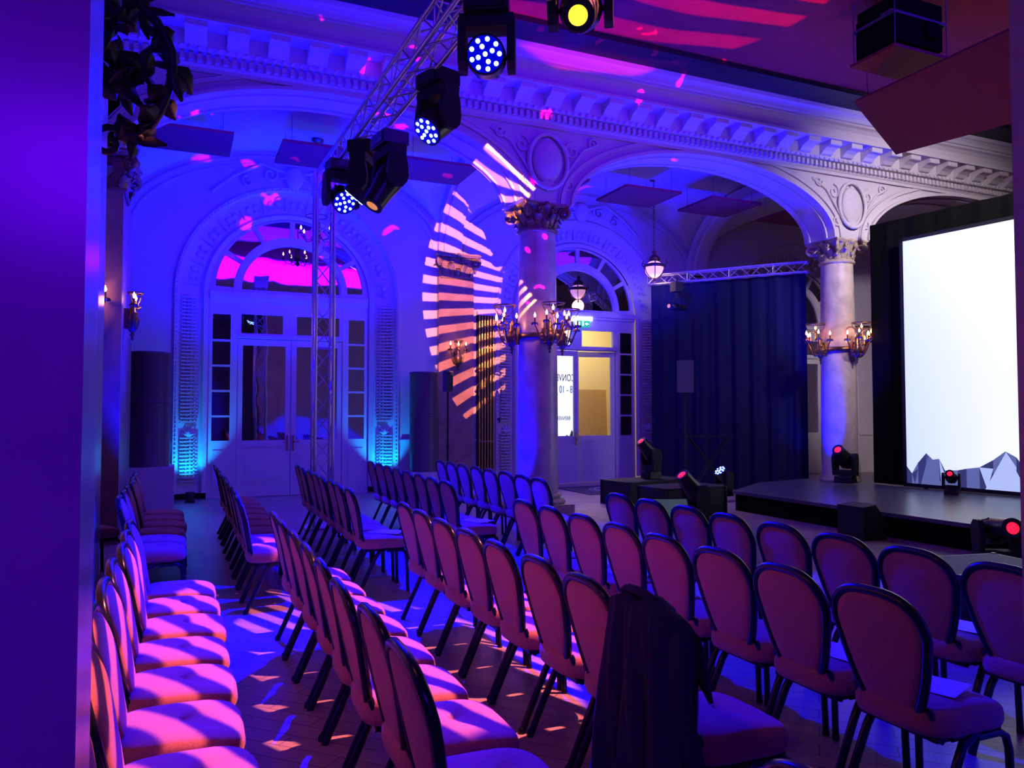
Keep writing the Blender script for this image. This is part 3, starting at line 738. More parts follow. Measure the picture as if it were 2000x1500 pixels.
# sheets of paper on seats
def paper(x, y, rz, label, z=.511):
    a = MB(); a.box((0, 0, .0015), (.21, .297, .003)); o = a.build('paper_sheet', M['paper']); o.location = (x, y, z); o.rotation_euler = (0, 0, rz)
    tag(o, label, 'paper', 'paper sheets left on seats')
paper(2.52+OFF+.03, 2.26, .35, 'bright sheet on the seat nearest the camera in the third row')
paper(2.52+OFF+.03, 2.72, .2, 'sheet on the second nearest seat of the third row')
paper(3.44+OFF+.03, 2.80, .3, 'sheet on the second nearest seat of the fourth row')
paper(1.45+OFF+.07, 7.05, .9, 'white sheet on the aisle seat of the second row, far block')
paper(2.50+OFF+.05, 7.40, .5, 'white sheet on the aisle seat of the third row, far block')
paper(2.52+OFF+.05, 4.60, .1, 'sheet on the third seat from the aisle in the third row, near block')

# jacket over the chair
def jacket():
    t = thing('draped_jacket', 'dark navy jacket hung over the back of the nearest chair of the second row', 'jacket', (1.59+OFF, 2.39, 0))
    a = MB(); NU, NV = 36, 40; lo, hi = [], []
    for j in range(NV+1):
        v = j/NV
        for i in range(NU+1):
            u = i/NU*2-1
            # v<.12 : front of backrest, .12-.2 over the top, then down the rear
            zt = .955-.05*abs(u)**1.5-.035*max(0, math.sin(u*5+1.0))-.03*(u < -.2)*(-u)
            half = .185+.16*max(0, (v-.25))**.9
            y = -.045+u*half-.20*max(0, v-.2)
            if v < .12: z = zt-.22*(.12-v)/.12; x = bx(z)+.045
            elif v < .2: q = (v-.12)/.08; z = zt+.012*math.sin(PI*q); x = bx(zt)+.045-.10*q
            else:
                q = (v-.2)/.8; z = zt-.80*q-(.06*u*q); x = bx(zt)-.055-.10*q**.8-.03*q
            f = .022*math.sin(u*9+1.3*math.sin(v*4))*min(1, v*2.2)+.012*math.sin(u*21+v*6)*min(1, v*2)
            lo.append((x-f, y, z+.008*math.sin(u*14)*(v > .9))); hi.append((x-f-.02, y*1.015, z+(.016 if .08 < v < .22 else 0)))
    n = len(lo); fs = []; w_ = NU+1
    for j in range(NV):
        for i in range(NU):
            q = j*w_+i; fs.append((q, q+1, q+w_+1, q+w_)); fs.append((n+q+w_, n+q+w_+1, n+q+1, n+q))
    for i in range(NU):
        fs.append((i+1, i, n+i, n+i+1)); q = NV*w_+i; fs.append((q, q+1, n+q+1, n+q))
    for j in range(NV):
        q = j*w_; fs.append((q, q+w_, n+q+w_, n+q)); q += NU; fs.append((q+w_, q, n+q, n+q+w_))
    a.add(lo+hi, fs, True); a.build('jacket_body', M['jacket'], t)
    for (yy, y1, zt) in ((-.20, -.46, .10), (.10, .03, .36)):
        a = MB(); p = []; rr = []
        for k in range(10):
            q = k/9; p.append((-.30-.12*q-.02*math.sin(q*7), yy+(y1-yy)*q, .86-(.86-zt)*q)); rr.append(.075-.022*q+.006*math.sin(q*17))
        a.tube(p, .06, 12, rr=rr, flat=.62); a.build('sleeve', M['jacket'], t)
    a = MB(); a.tube([(-.32+.0, -.10, .955), (-.335, -.05, .975), (-.34, 0, .98), (-.335, .05, .975), (-.32, .10, .955)], .022, 8, flat=.7); a.build('collar', M['jacket'], t)
jacket()

# ------------------------------------------------------------------ candle lamps
def bulb(a, x, y, z, s=1.0):
    a.lathe([(.004, 0), (.014*s, .012), (.019*s, .03), (.017*s, .045), (.009*s, .065), (.001, .085*s)], 10, (x, y, z))
def sconce(label, loc, rz, group, full=True, power=16, col=(1.0, .30, .09)):
    """candle bracket; local -y points away from the wall or column; origin at the back of the plate"""
    t = thing('candle_sconce', label, 'wall lamp', loc, rz, group)
    a = MB()
    a.lathe([(.005, -.30), (.02, -.28), (.012, -.25), (.03, -.23), (.018, -.20), (.045, -.17), (.07, -.12), (.085, -.05), (.085, 0), (.06, .03), (.07, .05), (.045, .08), (.03, .14), (.035, .17), (.012, .22), (.004, .26)], 16, (0, -.10, 0))
    a.box((0, -.03, -.02), (.12, .06, .26)); a.build('backplate', M['bronze'], t)
    arms = [(-.27, -.14, .0), (-.15, -.30, .03), (.0, -.36, -.02), (.15, -.30, .03), (.27, -.14, .0)] if full else [(-.17, -.12, .0), (.17, -.12, 0)]
    for k, (ax, ay, az) in enumerate(arms):
        a = MB(); pts = []
        for i in range(13):
            q = i/12; pts.append((ax*q*1.0, -.10+(ay+.10)*q, -.02-.13*math.sin(PI*min(q*1.15, 1))+(az+.14)*q**3))
        a.tube(pts, .011, 6)
        sc = []
        for i in range(12):
            q = i/11; t_ = 2*PI*q*1.1; rr = .045*(1-.75*q); sc.append((ax*.55+rr*math.cos(t_)*(1 if ax >= 0 else -1)*.9, -.10+(ay+.10)*.55, -.06+rr*math.sin(t_)))
        a.tube(sc, .007, 5)
        zt = pts[-1][2]
        a.lathe([(.01, 0), (.045, .02), (.055, .035), (.03, .035), (.013, .045), (.013, .11), (.002, .112)], 12, (ax, ay, zt))
        for q in range(6):
            b_ = 2*PI*q/6; a.sphere((ax+.05*math.cos(b_), ay+.05*math.sin(b_), zt+.012), .013, 6, (1, 1, 1.4))
        arm = a.build('arm', M['bronze'], t)
        a = MB(); bulb(a, ax, ay, zt+.11); a.build('candle_bulb', M['bulb'], arm)
    # upper lamp with ring
    ux, uy = (.0, -.22) if full else (0, -.13)
    uz = .30 if full else .17
    a = MB(); a.tube([(0, -.11, .10), (0, -.20, .13), (ux+.02, uy-.03, .16), (ux, uy, uz-.03)], .010, 6)
    a.lathe([(.01, -.04), (.035, -.02), (.02, 0), (.013, .01), (.013, .05)], 12, (ux, uy, uz)); am = a.build('upper_arm', M['bronze'], t)
    a = MB(); bulb(a, ux, uy, uz+.05, 1.1); a.build('candle_bulb', M['bulb'], am)
    a = MB(); rr = .17 if full else .09
    a.tube([(ux+rr*math.cos(2*PI*k/28), uy+rr*math.sin(2*PI*k/28), uz+.15) for k in range(28)], .012, 6, True)
    for k in range(4):
        b_ = PI/4+k*PI/2
        a.tube([(ux+rr*math.cos(b_)*s_, uy+rr*math.sin(b_)*s_, uz+.15-.15*math.sqrt(max(0, 1-s_*s_))) for s_ in (1, .9, .7, .45, .2, 0)], .006, 5)
    a.build('ring', M['bronze'], am)
    l = point('sconce_glow', (0, 0, 0), col, power, .06); l.parent = t; l.location = (0, -.30 if full else -.22, .20)
    return t
g_ = 'candle lamps on the marble columns'
for (px, who, zc) in ((PX[1], 'column between the arched doors', 2.82), (PX[2], 'column at the stage', 2.82)):
    for (dx, dy, rz, side) in ((0, -.34, 0, 'side facing the chairs'), (-.34, 0, -PI/2, 'left side'), (.34, 0, PI/2, 'right side'), (0, .34, PI, 'rear side')):
        if side == 'rear side': continue
        sconce('bronze candle lamp on the %s of the %s' % (side, who), (px+dx, 10.95+dy, zc), rz, g_, True, 7)
sconce('small bronze candle lamp on the marble pilaster behind the pole speaker', (5.335, YW-.14, 2.78), 0, 'small wall candle lamps', False, 4)
sconce('small bronze candle lamp on the front of the left end pier', (-1.0, 10.6, 2.85), 0, 'small wall candle lamps', False, 7)
sconce('small bronze candle lamp on the inner side of the left end pier', (-.657, 11.1, 2.85), PI/2, 'small wall candle lamps', False, 6)
sconce('small bronze candle lamp half hidden behind the drape edge by the stage', (12.3, YW, 2.3), 0, 'small wall candle lamps', False, 4)

# big leafy iron bracket near the camera, top left
t = thing('iron_bracket', 'large dark wrought iron bracket with scrolls and leaves, hanging at top left beside pier', 'wall lamp', (-.60, 3.2, 2.98))
a = MB(); a.box((.01, 0, -.05), (.09, .16, .70)); a.lathe([(.005, -.62), (.02, -.55), (.03, -.5), (.02, -.46), (.05, -.40), (.06, -.3), (.05, -.2)], 10, (.06, 0, 0)); a.build('backplate', M['iron'], t)
def leafcluster(a, p, s, n=5):
    for k in range(n):
        d = Vector((random.uniform(-1, 1), random.uniform(-1, 1), random.uniform(-1, 1))).normalized()
        u_ = d.orthogonal().normalized()
        p0 = Vector(p); L_ = s*random.uniform(.7, 1.2)
        rings = []
        for q, w_ in ((0, .12), (.3, .42), (.6, .38), (.85, .18), (1, .02)):
            c_ = p0+d*L_*q+Vector((0, 0, -.1*L_*q*q)); v_ = d.cross(u_)
            rings.append([c_+u_*w_*L_, c_+v_*.06*L_, c_-u_*w_*L_, c_-v_*.06*L_])
        a.loft(rings)
for (yy, pts) in ((-.02, [(.05, .12), (.22, .22), (.42, .20), (.56, .02), (.52, -.22), (.42, -.36)]),
                  (.20, [(.05, .02), (.16, .12), (.30, .12), (.40, .26), (.52, .44)]), (-.2, [(.05, -.08), (.15, -.16), (.28, -.15), (.36, -.02), (.34, .10)])):
    a = MB(); P_ = [Vector((p[0], yy*min(1, p[0]*3), p[1])) for p in pts]
    sm = []
    for i in range(len(P_)-1):
        for q in range(4):
            p0, p1, p2, p3 = P_[max(i-1, 0)], P_[i], P_[i+1], P_[min(i+2, len(P_)-1)]; s_ = q/4
            sm.append(.5*((2*p1)+(p2-p0)*s_+(2*p0-5*p1+4*p2-p3)*s_**2+(3*p1-p0-3*p2+p3)*s_**3))
    sm.append(P_[-1]); a.tube(sm, .017, 8)
    for p in sm[1::2]: leafcluster(a, p, .10, 6)
    e_ = sm[-1]
    a.tube([e_+Vector(((.07*(1-.8*i/14))*math.cos(i*.55), 0, (.07*(1-.8*i/14))*math.sin(i*.55)))-Vector((.07, 0, 0)) for i in range(15)], .013, 6)
    a.lathe([(.01, 0), (.05, .02), (.055, .035), (.015, .04)], 10, tuple(e_)); a.build('scroll_arm', M['iron'], t)
a = MB()
for k in range(26): leafcluster(a, (.10+random.uniform(-.02, .05), .15+random.uniform(-.06, .06), .2-k*.030), .075, 5)
a.build('leaf_garland', M['iron'], t)
a = MB()
for k in range(10): leafcluster(a, (.16+.035*k+random.uniform(-.02, .02), random.uniform(-.08, .08), -.05-.10*math.sin(k*.33)), .095, 6)
a.build('leaf_swag', M['iron'], t)

# hanging lantern in the right bay
t = thing('pendant_lantern', 'round glass lantern in a bronze cage hanging in the right arch', 'pendant lamp', (9.33, 13.8, 4.68))
a = MB()
for k in range(20):
    z = .42+k*.075; a.T = MX((0, 0, z), rz=(k % 2)*PI/2); a.tube([(.022*math.cos(q*PI/4), 0, .045*math.sin(q*PI/4)) for q in range(8)], .006, 5, True)
a.T = Matrix.Identity(4); a.lathe([(.01, 1.90), (.10, 1.92), (.12, 1.98)], 14); a.build('chain', M['bronze'], t)
a = MB(); a.lathe([(.02, .42), (.05, .38), (.03, .33), (.10, .27), (.13, .20), (.07, .16), (.24, .08), (.25, .05), (.20, .04)], 18)
a.lathe([(.01, -.28), (.03, -.25), (.015, -.22), (.04, -.19)], 10)
for k in range(6):
    b_ = k*PI/3; a.tube([((.235*math.sin(PI*q/2*1.0+.0) if q < 1 else .235)*math.cos(b_), (.235*math.sin(PI*q/2))*math.sin(b_), -.20+.26*(1-math.cos(PI*q/2))) for q in (0, .2, .4, .6, .8, 1)], .010, 6)
    a.tube([(.22*math.cos(b_), .22*math.sin(b_), .07), (.29*math.cos(b_), .29*math.sin(b_), .11), (.28*math.cos(b_), .28*math.sin(b_), .17)], .012, 6)
a.build('cage', M['bronze'], t)
a = MB(); a.sphere((0, 0, 0), .20, 20, (1, 1, .95)); a.build('glass_globe', M['globe'], t)
l = point('lantern_glow', (0, 0, 0), (1, .55, .45), 8, .15); l.parent = t; l.location = (0, 0, -.35)
# small chandelier in the left bay
t = thing('small_chandelier', 'small bronze chandelier with lit candles hanging behind the truss tower', 'chandelier', (2.30, 14.3, 4.86))
a = MB(); a.tube([(0, 0, .1), (0, 0, 1.75)], .012, 6); a.lathe([(.01, -.14), (.05, -.1), (.03, -.04), (.06, .0), (.08, .06), (.04, .14), (.07, .2), (.02, .3)], 14); a.lathe([(.01, 1.72), (.10, 1.75), (.12, 1.8)], 14); a.build('stem', M['bronze'], t)
for k in range(6):
    b_ = k*PI/3+.2; cb, sb = math.cos(b_), math.sin(b_)
    a = MB(); a.tube([(r*cb, r*sb, z) for (r, z) in ((.05, .03), (.14, -.09), (.24, -.08), (.30, .0))], .010, 6); a.lathe([(.01, 0), (.04, .015), (.045, .03), (.012, .035), (.012, .08)], 10, (.30*cb, .30*sb, 0)); ar = a.build('arm', M['bronze'], t)
    a = MB(); bulb(a, .30*cb, .30*sb, .08); a.build('candle_bulb', M['bulb'], ar)
a = MB(); a.tube([(.2*math.cos(2*PI*k/24), .2*math.sin(2*PI*k/24), .36) for k in range(24)], .01, 6, True); a.build('ring', M['bronze'], t)

# ------------------------------------------------------------------ acoustic panels
def apanel(label, x, y, z, sx, sy, tilt=0, rz=0, ropes=.55):
    t = thing('acoustic_panel', label, 'ceiling panel', (x, y, z), rz, 'hanging acoustic panels')
    a = MB(); a.box((0, 0, 0), (sx, sy, .05), rx=tilt); a.build('board', M['panel'], t)
    if ropes:
        a = MB()
        for sx_ in (-1, 1):
            for sy_ in (-1, 1): a.tube([(sx_*sx*.38, sy_*sy*.38, .02), (sx_*sx*.38, sy_*sy*.38, .02+ropes)], .004, 4)
        a.build('suspension_wires', M['black'], t)
ZP = 5.95
for (x, lb) in ((.08, 'dark square ceiling panel at the left end of the left arch'), (2.13, 'square ceiling panel in the middle of the left arch behind the truss'), (4.15, 'dark red square ceiling panel at the right of the left arch')):
    apanel(lb, x, 13.1, ZP, 1.32, 1.15, ropes=.45)
for (x, lb) in ((6.35, 'dark red ceiling panel just right of the middle column capital'), (8.42, 'dark red square ceiling panel above the hanging lantern'), (10.42, 'dark red square ceiling panel right of the lantern'), (12.55, 'dark red ceiling panel behind the stage column')):
    apanel(lb, x, 13.0, ZP, 1.28, 1.15, ropes=.45)
def board3(name, label, P, th=.06, m='panel'):
    P = [Vector(p) for p in P]; c = sum(P, Vector())/4; n_ = (P[1]-P[0]).cross(P[3]-P[0]).normalized()
    if n_.z < 0: n_ = -n_
    t = thing(name, label, 'ceiling panel', c, 0, 'hanging acoustic panels')
    a = MB(); a.loft([[p-c for p in P], [p-c+n_*th for p in P]], True, True, False); a.build('board', M[m], t)
    a = MB()
    for p in P:
        q = (p-c)*.85; a.tube([q+n_*th*.5, Vector((q.x, q.y, 7.07-c.z))], .005, 4)
    a.build('suspension_wires', M['black'], t)
board3('acoustic_panel', 'large tilted dark red ceiling panel hanging near the top right corner', [(8.81, 7.99, 6.05), (9.67, 8.02, 5.42), (8.11, 4.47, 4.64), (7.26, 4.45, 5.28)])
# projector hoist
t = thing('projector', 'black ceiling projector on a bracket above a purple-lit shelf, top right', 'projector', (8.68, 7.11, 6.23))
a = MB(); a.box((0, 0, .40), (.84, .60, .60)); a.box((0, .34, .36), (.74, .06, .5)); a.box((.15, -.32, .30), (.2, .12, .2)); a.lathe([(.09, 0), (.09, .12), (.07, .12)], 18, m=MX((.12, .38, .34), rx=-PI/2)); a.build('body', M['blackcloth'], t)
a = MB()
for (x, y) in ((-.47, -.32), (.47, -.32), (.47, .32), (-.47, .32)): a.tube([(x, y, .03), (x, y, .84)], .008, 6)
for s_ in (-1, 1):
    a.box((s_*.47, 0, .45), (.02, .64, .03)); a.box((0, s_*.32, .45), (.94, .02, .03)); a.box((s_*.43, s_*.22, .47), (.16, .16, .02))
a.build('bracket', M['spk'], t)
a = MB(); a.box((0, 0, 0), (1.03, .70, .04)); a.build('shelf', M['panel'], t)

# ------------------------------------------------------------------ trusses
def truss(name, label, p0, p1, w_, r_=.024, step=.30):
    p0, p1 = Vector(p0), Vector(p1); d = (p1-p0); L_ = d.length; d.normalize()
    up = Vector((0, 0, 1)) if abs(d.z) < .9 else Vector((0, 1, 0)); s_ = d.cross(up).normalized(); u_ = s_.cross(d).normalized()
    t = thing(name, label, 'truss', p0, 0, 'aluminium lighting trusses')
    off = [s_*a_+u_*b_ for (a_, b_) in ((-w_/2, -w_/2), (w_/2, -w_/2), (w_/2, w_/2), (-w_/2, w_/2))]
    for o_ in off: MB().tube([o_, o_+d*L_], r_, 10).build('chord', M['alu'], t)
    a = MB(); n = max(2, int(L_/step))
    for k in range(n):
        for e in range(4):
            A_, B_ = off[e], off[(e+1) % 4]
            if k % 2: A_, B_ = B_, A_
            a.tube([A_+d*L_*k/n, B_+d*L_*(k+1)/n], .009, 6)
            if k % 4 == 0: a.tube([A_+d*L_*k/n, B_+d*L_*k/n], .009, 6)
    a.build('lacing', M['alu'], t)
    return t
TX = 1.87
tw = truss('truss_tower', 'upright aluminium truss tower standing in the left arch', (TX, 11.0, .03), (TX, 11.0, 4.70), .245)
a = MB(); a.box((0, 0, -.015), (.5, .5, .03)); a.build('base_plate', M['alu'], tw)
a = MB(); a.box((0, 0, 4.83), (.31, .31, .30)); a.build('corner_block', M['alu'], tw)
truss('truss_span', 'overhead aluminium truss carrying the moving heads toward the camera', (TX, 10.80, 4.86), (2.14, .4, 4.86), .245)
DA, DB = Vector((9.48, 14.24, 0)), Vector((11.50, 11.66, 0))
truss('drape_truss', 'horizontal truss carrying the dark blue drape beside the stage', (DA.x, DA.y, 4.52), (DB.x+.02, DB.y-.02, 4.52), .20, .02, .22)

# ------------------------------------------------------------------ moving heads
def moving_head(label, loc, direction, kind='led', s=1.0, hang=True, group='moving head lamps', clamp=True):
    """loc = pivot of the head; direction = where the lens points"""
    loc = Vector(loc); d = Vector(direction).normalized()
    t = thing('moving_head_lamp', label, 'stage lamp', loc, 0, group)
    sg = 1 if hang else -1
    az = math.atan2(d.y, d.x); pan = Matrix.Rotation(az, 4, 'Z')
    R = .135*s if kind == 'led' else .105*s; L_ = .17*s if kind == 'led' else .27*s
    yk = .185*s
    a = MB(); a.T = pan
    for q in (-1, 1):
        a.loft([[Vector((x, q*yk+y, sg*z)) for (x, y) in ((-.10*s*k, -.03*s), (.10*s*k, -.03*s), (.10*s*k, .03*s), (-.10*s*k, .03*s))] for (k, z) in ((.5, -.11*s), (.95, -.06*s), (1.1, .02*s), (1.0, .12*s), (.8, .22*s), (.9, .28*s))], True, True, False)
    a.box((0, 0, sg*.26*s), (.18*s, .41*s, .10*s)); a.lathe([(.08*s, 0), (.08*s, .04*s)], 16, (0, 0, sg*.30*s-.02*s)); a.build('yoke', M['black'], t)
    a = MB(); a.T = pan
    a.box((0, 0, sg*.385*s), (.26*s, .34*s, .13*s), taper=.9 if sg < 0 else 1.0); a.box((0, 0, sg*.385*s), (.28*s, .25*s, .09*s)); a.build('base', M['blackgloss'], t)
    if hang and clamp:
        a = MB(); a.T = pan
        a.box((0, 0, .46*s), (.04, .24*s, .02)); a.tube([(0, 0, .45*s), (0, 0, .53*s)], .014, 6); a.box((0, 0, .51*s), (.06, .05, .05))
        a.build('clamp', M['alu'], t)
    m = d.to_track_quat('Z', 'Y').to_matrix().to_4x4()
    a = MB(); a.T = m
    if kind == 'led': a.lathe([(.05*s, -L_*.95), (.11*s, -L_*.80), (.145*s, -L_*.35), (.15*s, L_*.1), (.14*s, L_*.55), (R+.012*s, L_*.9), (R+.012*s, L_), (R, L_)], 26)
    else: a.lathe([(.07*s, -L_*.8), (.13*s, -L_*.62), (.145*s, -L_*.2), (.14*s, L_*.15), (.115*s, L_*.7), (R, L_*1.2), (R, L_*1.3), (R*.8, L_*1.28)], 26)
    for q in range(6):
        b_ = q*PI/3; a.box((.135*s*math.cos(b_), .135*s*math.sin(b_), -L_*.25), (.03*s, .03*s, L_*.5), rz=b_)
    hd = a.build('head', M['blackgloss'], t)
    a = MB(); a.T = m
    if kind in ('led', 'ledw'):
        a.lathe([(R*.98, L_+.001), (R*.98, L_+.004)], 26); a.build('lens_plate', M['led_plate'], hd)
        a = MB()
        rs = [(0, 0)] + [(R*.42, 2*PI*q/4+.4) for q in range(4)] + [(R*.78, 2*PI*q/9) for q in range(9)]
        a.lathe([(R*.13, 0), (R*.13, .006), (R*.06, .012)], 10); c0 = a.build('led_cell', M['led_blue'], hd)
        for q, (r_, b_) in enumerate(rs):
            c_ = c0 if q == 0 else c0.copy()
            if q: COL.objects.link(c_)
            c_.matrix_local = m @ Matrix.Translation((r_*math.cos(b_), r_*math.sin(b_), L_+.003))
    else:
        lm = {'yellow': 'lens_yellow', 'red': 'lens_red', 'dark': 'lens_dark', 'amber': 'lens_amber'}[kind]
        a.lathe([(R*.60, L_*1.26), (R*.58, L_*1.29), (R*.3, L_*1.31), (.001, L_*1.32)], 22); a.build('lens', M[lm], hd)
    return t
heads = [
    ('LED moving head at the far end of the overhead truss, cells facing the camera', (1.81, 9.45, 4.26), (.10, -1, -.62), 'led', 1.0),
    ('dark profile moving head hanging steeply downward from the overhead truss, lens low left', (2.06, 8.05, 4.13), (-.62, -.10, -1), 'amber', 1.08),
    ('LED moving head seen edge-on above the dark profile, second from the far end of truss', (1.93, 8.72, 4.24), (-.55, .36, -.75), 'led', 1.05),
    ('LED moving head in mid truss, brown-lit side, cells turned down to the left', (2.17, 6.72, 4.31), (-.72, -.25, -.72), 'led', 1.0),
    ('large LED moving head nearest the top edge, full round of blue cells', (2.12, 5.35, 4.31), (-.50, -1, -.30), 'led', 1.0),
    ('moving head with a glowing yellow lens at the top edge of the picture', (2.30, 4.20, 4.16), (-.50, -.80, -.60), 'yellow', .95)]
for (lb, p, d, k, s_) in heads: moving_head(lb, p, d, k, s_)
fl = 'floor moving head lamps'
moving_head('floor moving head with a red lens beside the near end of the stage', (8.03, 5.5, .36), (-.6, -1, .25), 'red', 1.0, False, fl)
moving_head('floor moving head with a red lens before the stage corner, left one', (6.86, 9.15, .47), (-.66, .0, .72), 'red', 1.0, False, fl)
moving_head('moving head with a red lens on the flight case below the pole speaker', (7.85, 11.75, .86), (-.66, .0, .72), 'red', .95, False, fl)
moving_head('moving head with a red lens on the stage at the foot of the stage column', (11.0, 10.30, .78), (-.75, -.25, .5), 'red', .95, False, fl)
moving_head('small moving head with a red lens on the stage before the screen', (11.15, 8.35, .60), (-.75, -.45, .3), 'red', .6, False, fl)
moving_head('LED moving head with white-blue cells on the floor before the drape', (9.15, 11.35, .46), (-.66, -.05, .70), 'led', .8, False, fl)
# a hanging profile in front of the drape
t = thing('profile_spot', 'small profile spotlight hanging before the dark drape, amber lens', 'stage lamp', (9.55, 13.30, 3.82))
a = MB(); a.T = MX(ry=-PI/2, rz=.25); a.lathe([(.06, -.28), (.07, -.2), (.07, .05), (.085, .08), (.085, .26), (.07, .26)], 18); a.build('barrel', M['blackgloss'], t)
a = MB(); a.T = MX(ry=-PI/2, rz=.25); a.lathe([(.06, .24), (.04, .262), (.001, .265)], 16); a.build('lens', M['lens_amber'], t)
a = MB(); a.tube([(0, .1, 0), (0, .1, .2), (0, -.1, .2), (0, -.1, 0)], .01, 6); a.tube([(0, 0, .2), (0, .0, .62)], .012, 6); a.box((0, 0, .42), (.2, .2, .2)); a.build('hanging_yoke', M['black'], t)

# ------------------------------------------------------------------ drape, screen, stage
def drape(name, label, A_, B_, z0, z1, m, folds, amp=.05, th=.02, cat='curtain'):
    d = (B_-A_); L_ = d.length; d.normalize(); n_ = Vector((-d.y, d.x, 0)); N_ = int(L_*34)
    a = MB(); rings = []
    for j in range(9):
        z = z0+(z1-z0)*j/8; lo = []; hi = []
        for i in range(N_+1):
            s_ = L_*i/N_; f = amp*(math.sin(s_*folds+.4*math.sin(s_*3))+.4*math.sin(s_*folds*2.3+j*.15))*(1-.45*j/8)
            p = A_+d*s_+n_*f; lo.append(Vector((p.x, p.y, z))); hi.append(Vector((p.x, p.y, z))+n_*th)
        rings.append(lo+list(reversed(hi)))
    a.loft(rings); o = a.build(name, m); tag(o, label, cat); return o
dd = (DB-DA).normalized()
drape('stage_drape', 'floor-length dark blue drape hanging from the truss left of the stage column', DA+dd*.05, DB-dd*.02, .02, 4.40, M['drape'], 16)
SD = Vector((.128, -.99, 0)).normalized(); SA = Vector((11.58, 9.50, 0)); SN = Vector((SD.y, -SD.x, 0))
if SN.x > 0: SN = -SN
drape('black_masking_drape', 'black masking cloth surrounding the bright projection screen', SA-SD*.72-SN*.14, SA+SD*6-SN*.14, .34, 5.05, M['blackcloth'], 12, .02)
def screenmat():
    m = bpy.data.materials.new('projected_picture'); m.use_nodes = True; nt = m.node_tree; N = nt.nodes; L = nt.links
    b = N['Principled BSDF']; b.inputs['Base Color'].default_value = (.3, .3, .3, 1); b.inputs['Roughness'].default_value = .8
    tc = N.new('ShaderNodeTexCoord'); sp = N.new('ShaderNodeSeparateXYZ'); L.new(tc.outputs['Object'], sp.inputs[0])
    r = N.new('ShaderNodeValToRGB'); mr = N.new('ShaderNodeMapRange'); mr.inputs['From Max'].default_value = 1.6
    L.new(sp.outputs[0], mr.inputs['Value']); L.new(mr.outputs[0], r.inputs[0])
    r.color_ramp.elements[0].color = (.62, .74, 1.0, 1); r.color_ramp.elements[1].color = (.93, .97, 1.0, 1)
    L.new(r.outputs[0], b.inputs['Emission Color']); b.inputs['Emission Strength'].default_value = 1.03
    return m
pic = screenmat()
g1 = mat('hill_dark', (.1, .1, .2), .8, emit=(.03, .035, .11), es=1.0); g2 = mat('hill_mid', (.2, .2, .3), .8, emit=(.10, .13, .30), es=1.0); g3 = mat('hill_pale', (.3, .3, .4), .8, emit=(.42, .52, .85), es=1.0)
t = thing('projection_screen', 'large bright projection screen with a strip of faceted grey mountains along its foot', 'screen', (SA.x, SA.y, 0), math.atan2(SD.y, SD.x))
ZS0, ZS1, WS = .40, 4.60, 3.6
a = MB(); a.b2(0, WS, 0, .03, ZS0, ZS1); a.build('picture', pic, t)
a = MB(); a.b2(-.06, WS, -.01, .05, ZS0-.06, ZS0); a.b2(-.06, WS, -.01, .05, ZS1, ZS1+.06); a.b2(-.06, 0, -.01, .05, ZS0-.06, ZS1+.06)
for x in (0.3, 1.9, 3.5): a.b2(x-.03, x+.03, .04, .08, .32, ZS1)
a.build('frame', M['black'], t)
random.seed(11)
a = MB(); 
hills = [(.0, .34), (.10, .20), (.22, .42), (.38, .62), (.50, .50), (.62, .52), (.72, .30), (.95, .32), (1.1, .36), (1.32, .40), (1.55, .55), (1.75, .72), (1.92, .62), (2.1, .35), (2.35, .26), (2.6, .34), (2.85, .55), (3.1, .60), (3.4, .75), (3.8, .5), (4.2, .4), (4.8, .65), (5.5, .35), (6.4, .6), (7.2, .4)]; hills = [h for h in hills if h[0] < 3.9]
hills = [(x*.92, h) for x, h in hills]
for i in range(len(hills)-1):
    (x0, h0), (x1, h1) = hills[i], hills[i+1]
    xm = x0+(x1-x0)*random.uniform(.3, .7); z0 = ZS0
    a.add([(x0, -.003, z0), (x1, -.003, z0), (x1, -.003, z0+h1*.85), (x0, -.003, z0+h0*.85)], [(0, 1, 2, 3)], mi=random.choice((0, 1, 1, 0)))
    if i % 2: a.add([(x0, -.004, z0+h0*.85), (xm, -.004, z0), (x1, -.004, z0+h1*.6)], [(0, 1, 2)], mi=random.choice((0, 2)))
a.add([(1.30, -.005, ZS0), (1.62, -.005, ZS0+.60), (1.92, -.005, ZS0)], [(0, 1, 2)], mi=2); a.add([(.25, -.005, ZS0), (.38, -.005, ZS0+.46), (.62, -.005, ZS0)], [(0, 1, 2)], mi=1)
a.build('picture_mountains', [g1, g2, g3], t, recalc=False)
# stage deck
out = [(8.62, 1.9), (8.44, 7.2), (8.44, 10.25), (9.9, 11.28), (11.2, 11.55), (13.4, 11.2), (13.4, 1.9)]
t = thing('stage', 'low black stage platform in front of the screen', 'stage', (0, 0, 0))
a = MB(); a.loft([[(x, y, z) for x, y in out] for z in (.27, .32)], True, True, False); a.build('deck', M['stage'], t)
a = MB(); ins = [(x+(.03 if x < 9 else 0), y-(.03 if y > 10 else -.03)) for x, y in out]; a.loft([[(x, y, z) for x, y in ins] for z in (0, .27)], True, True, False); a.build('skirt', M['blackcloth'], t)

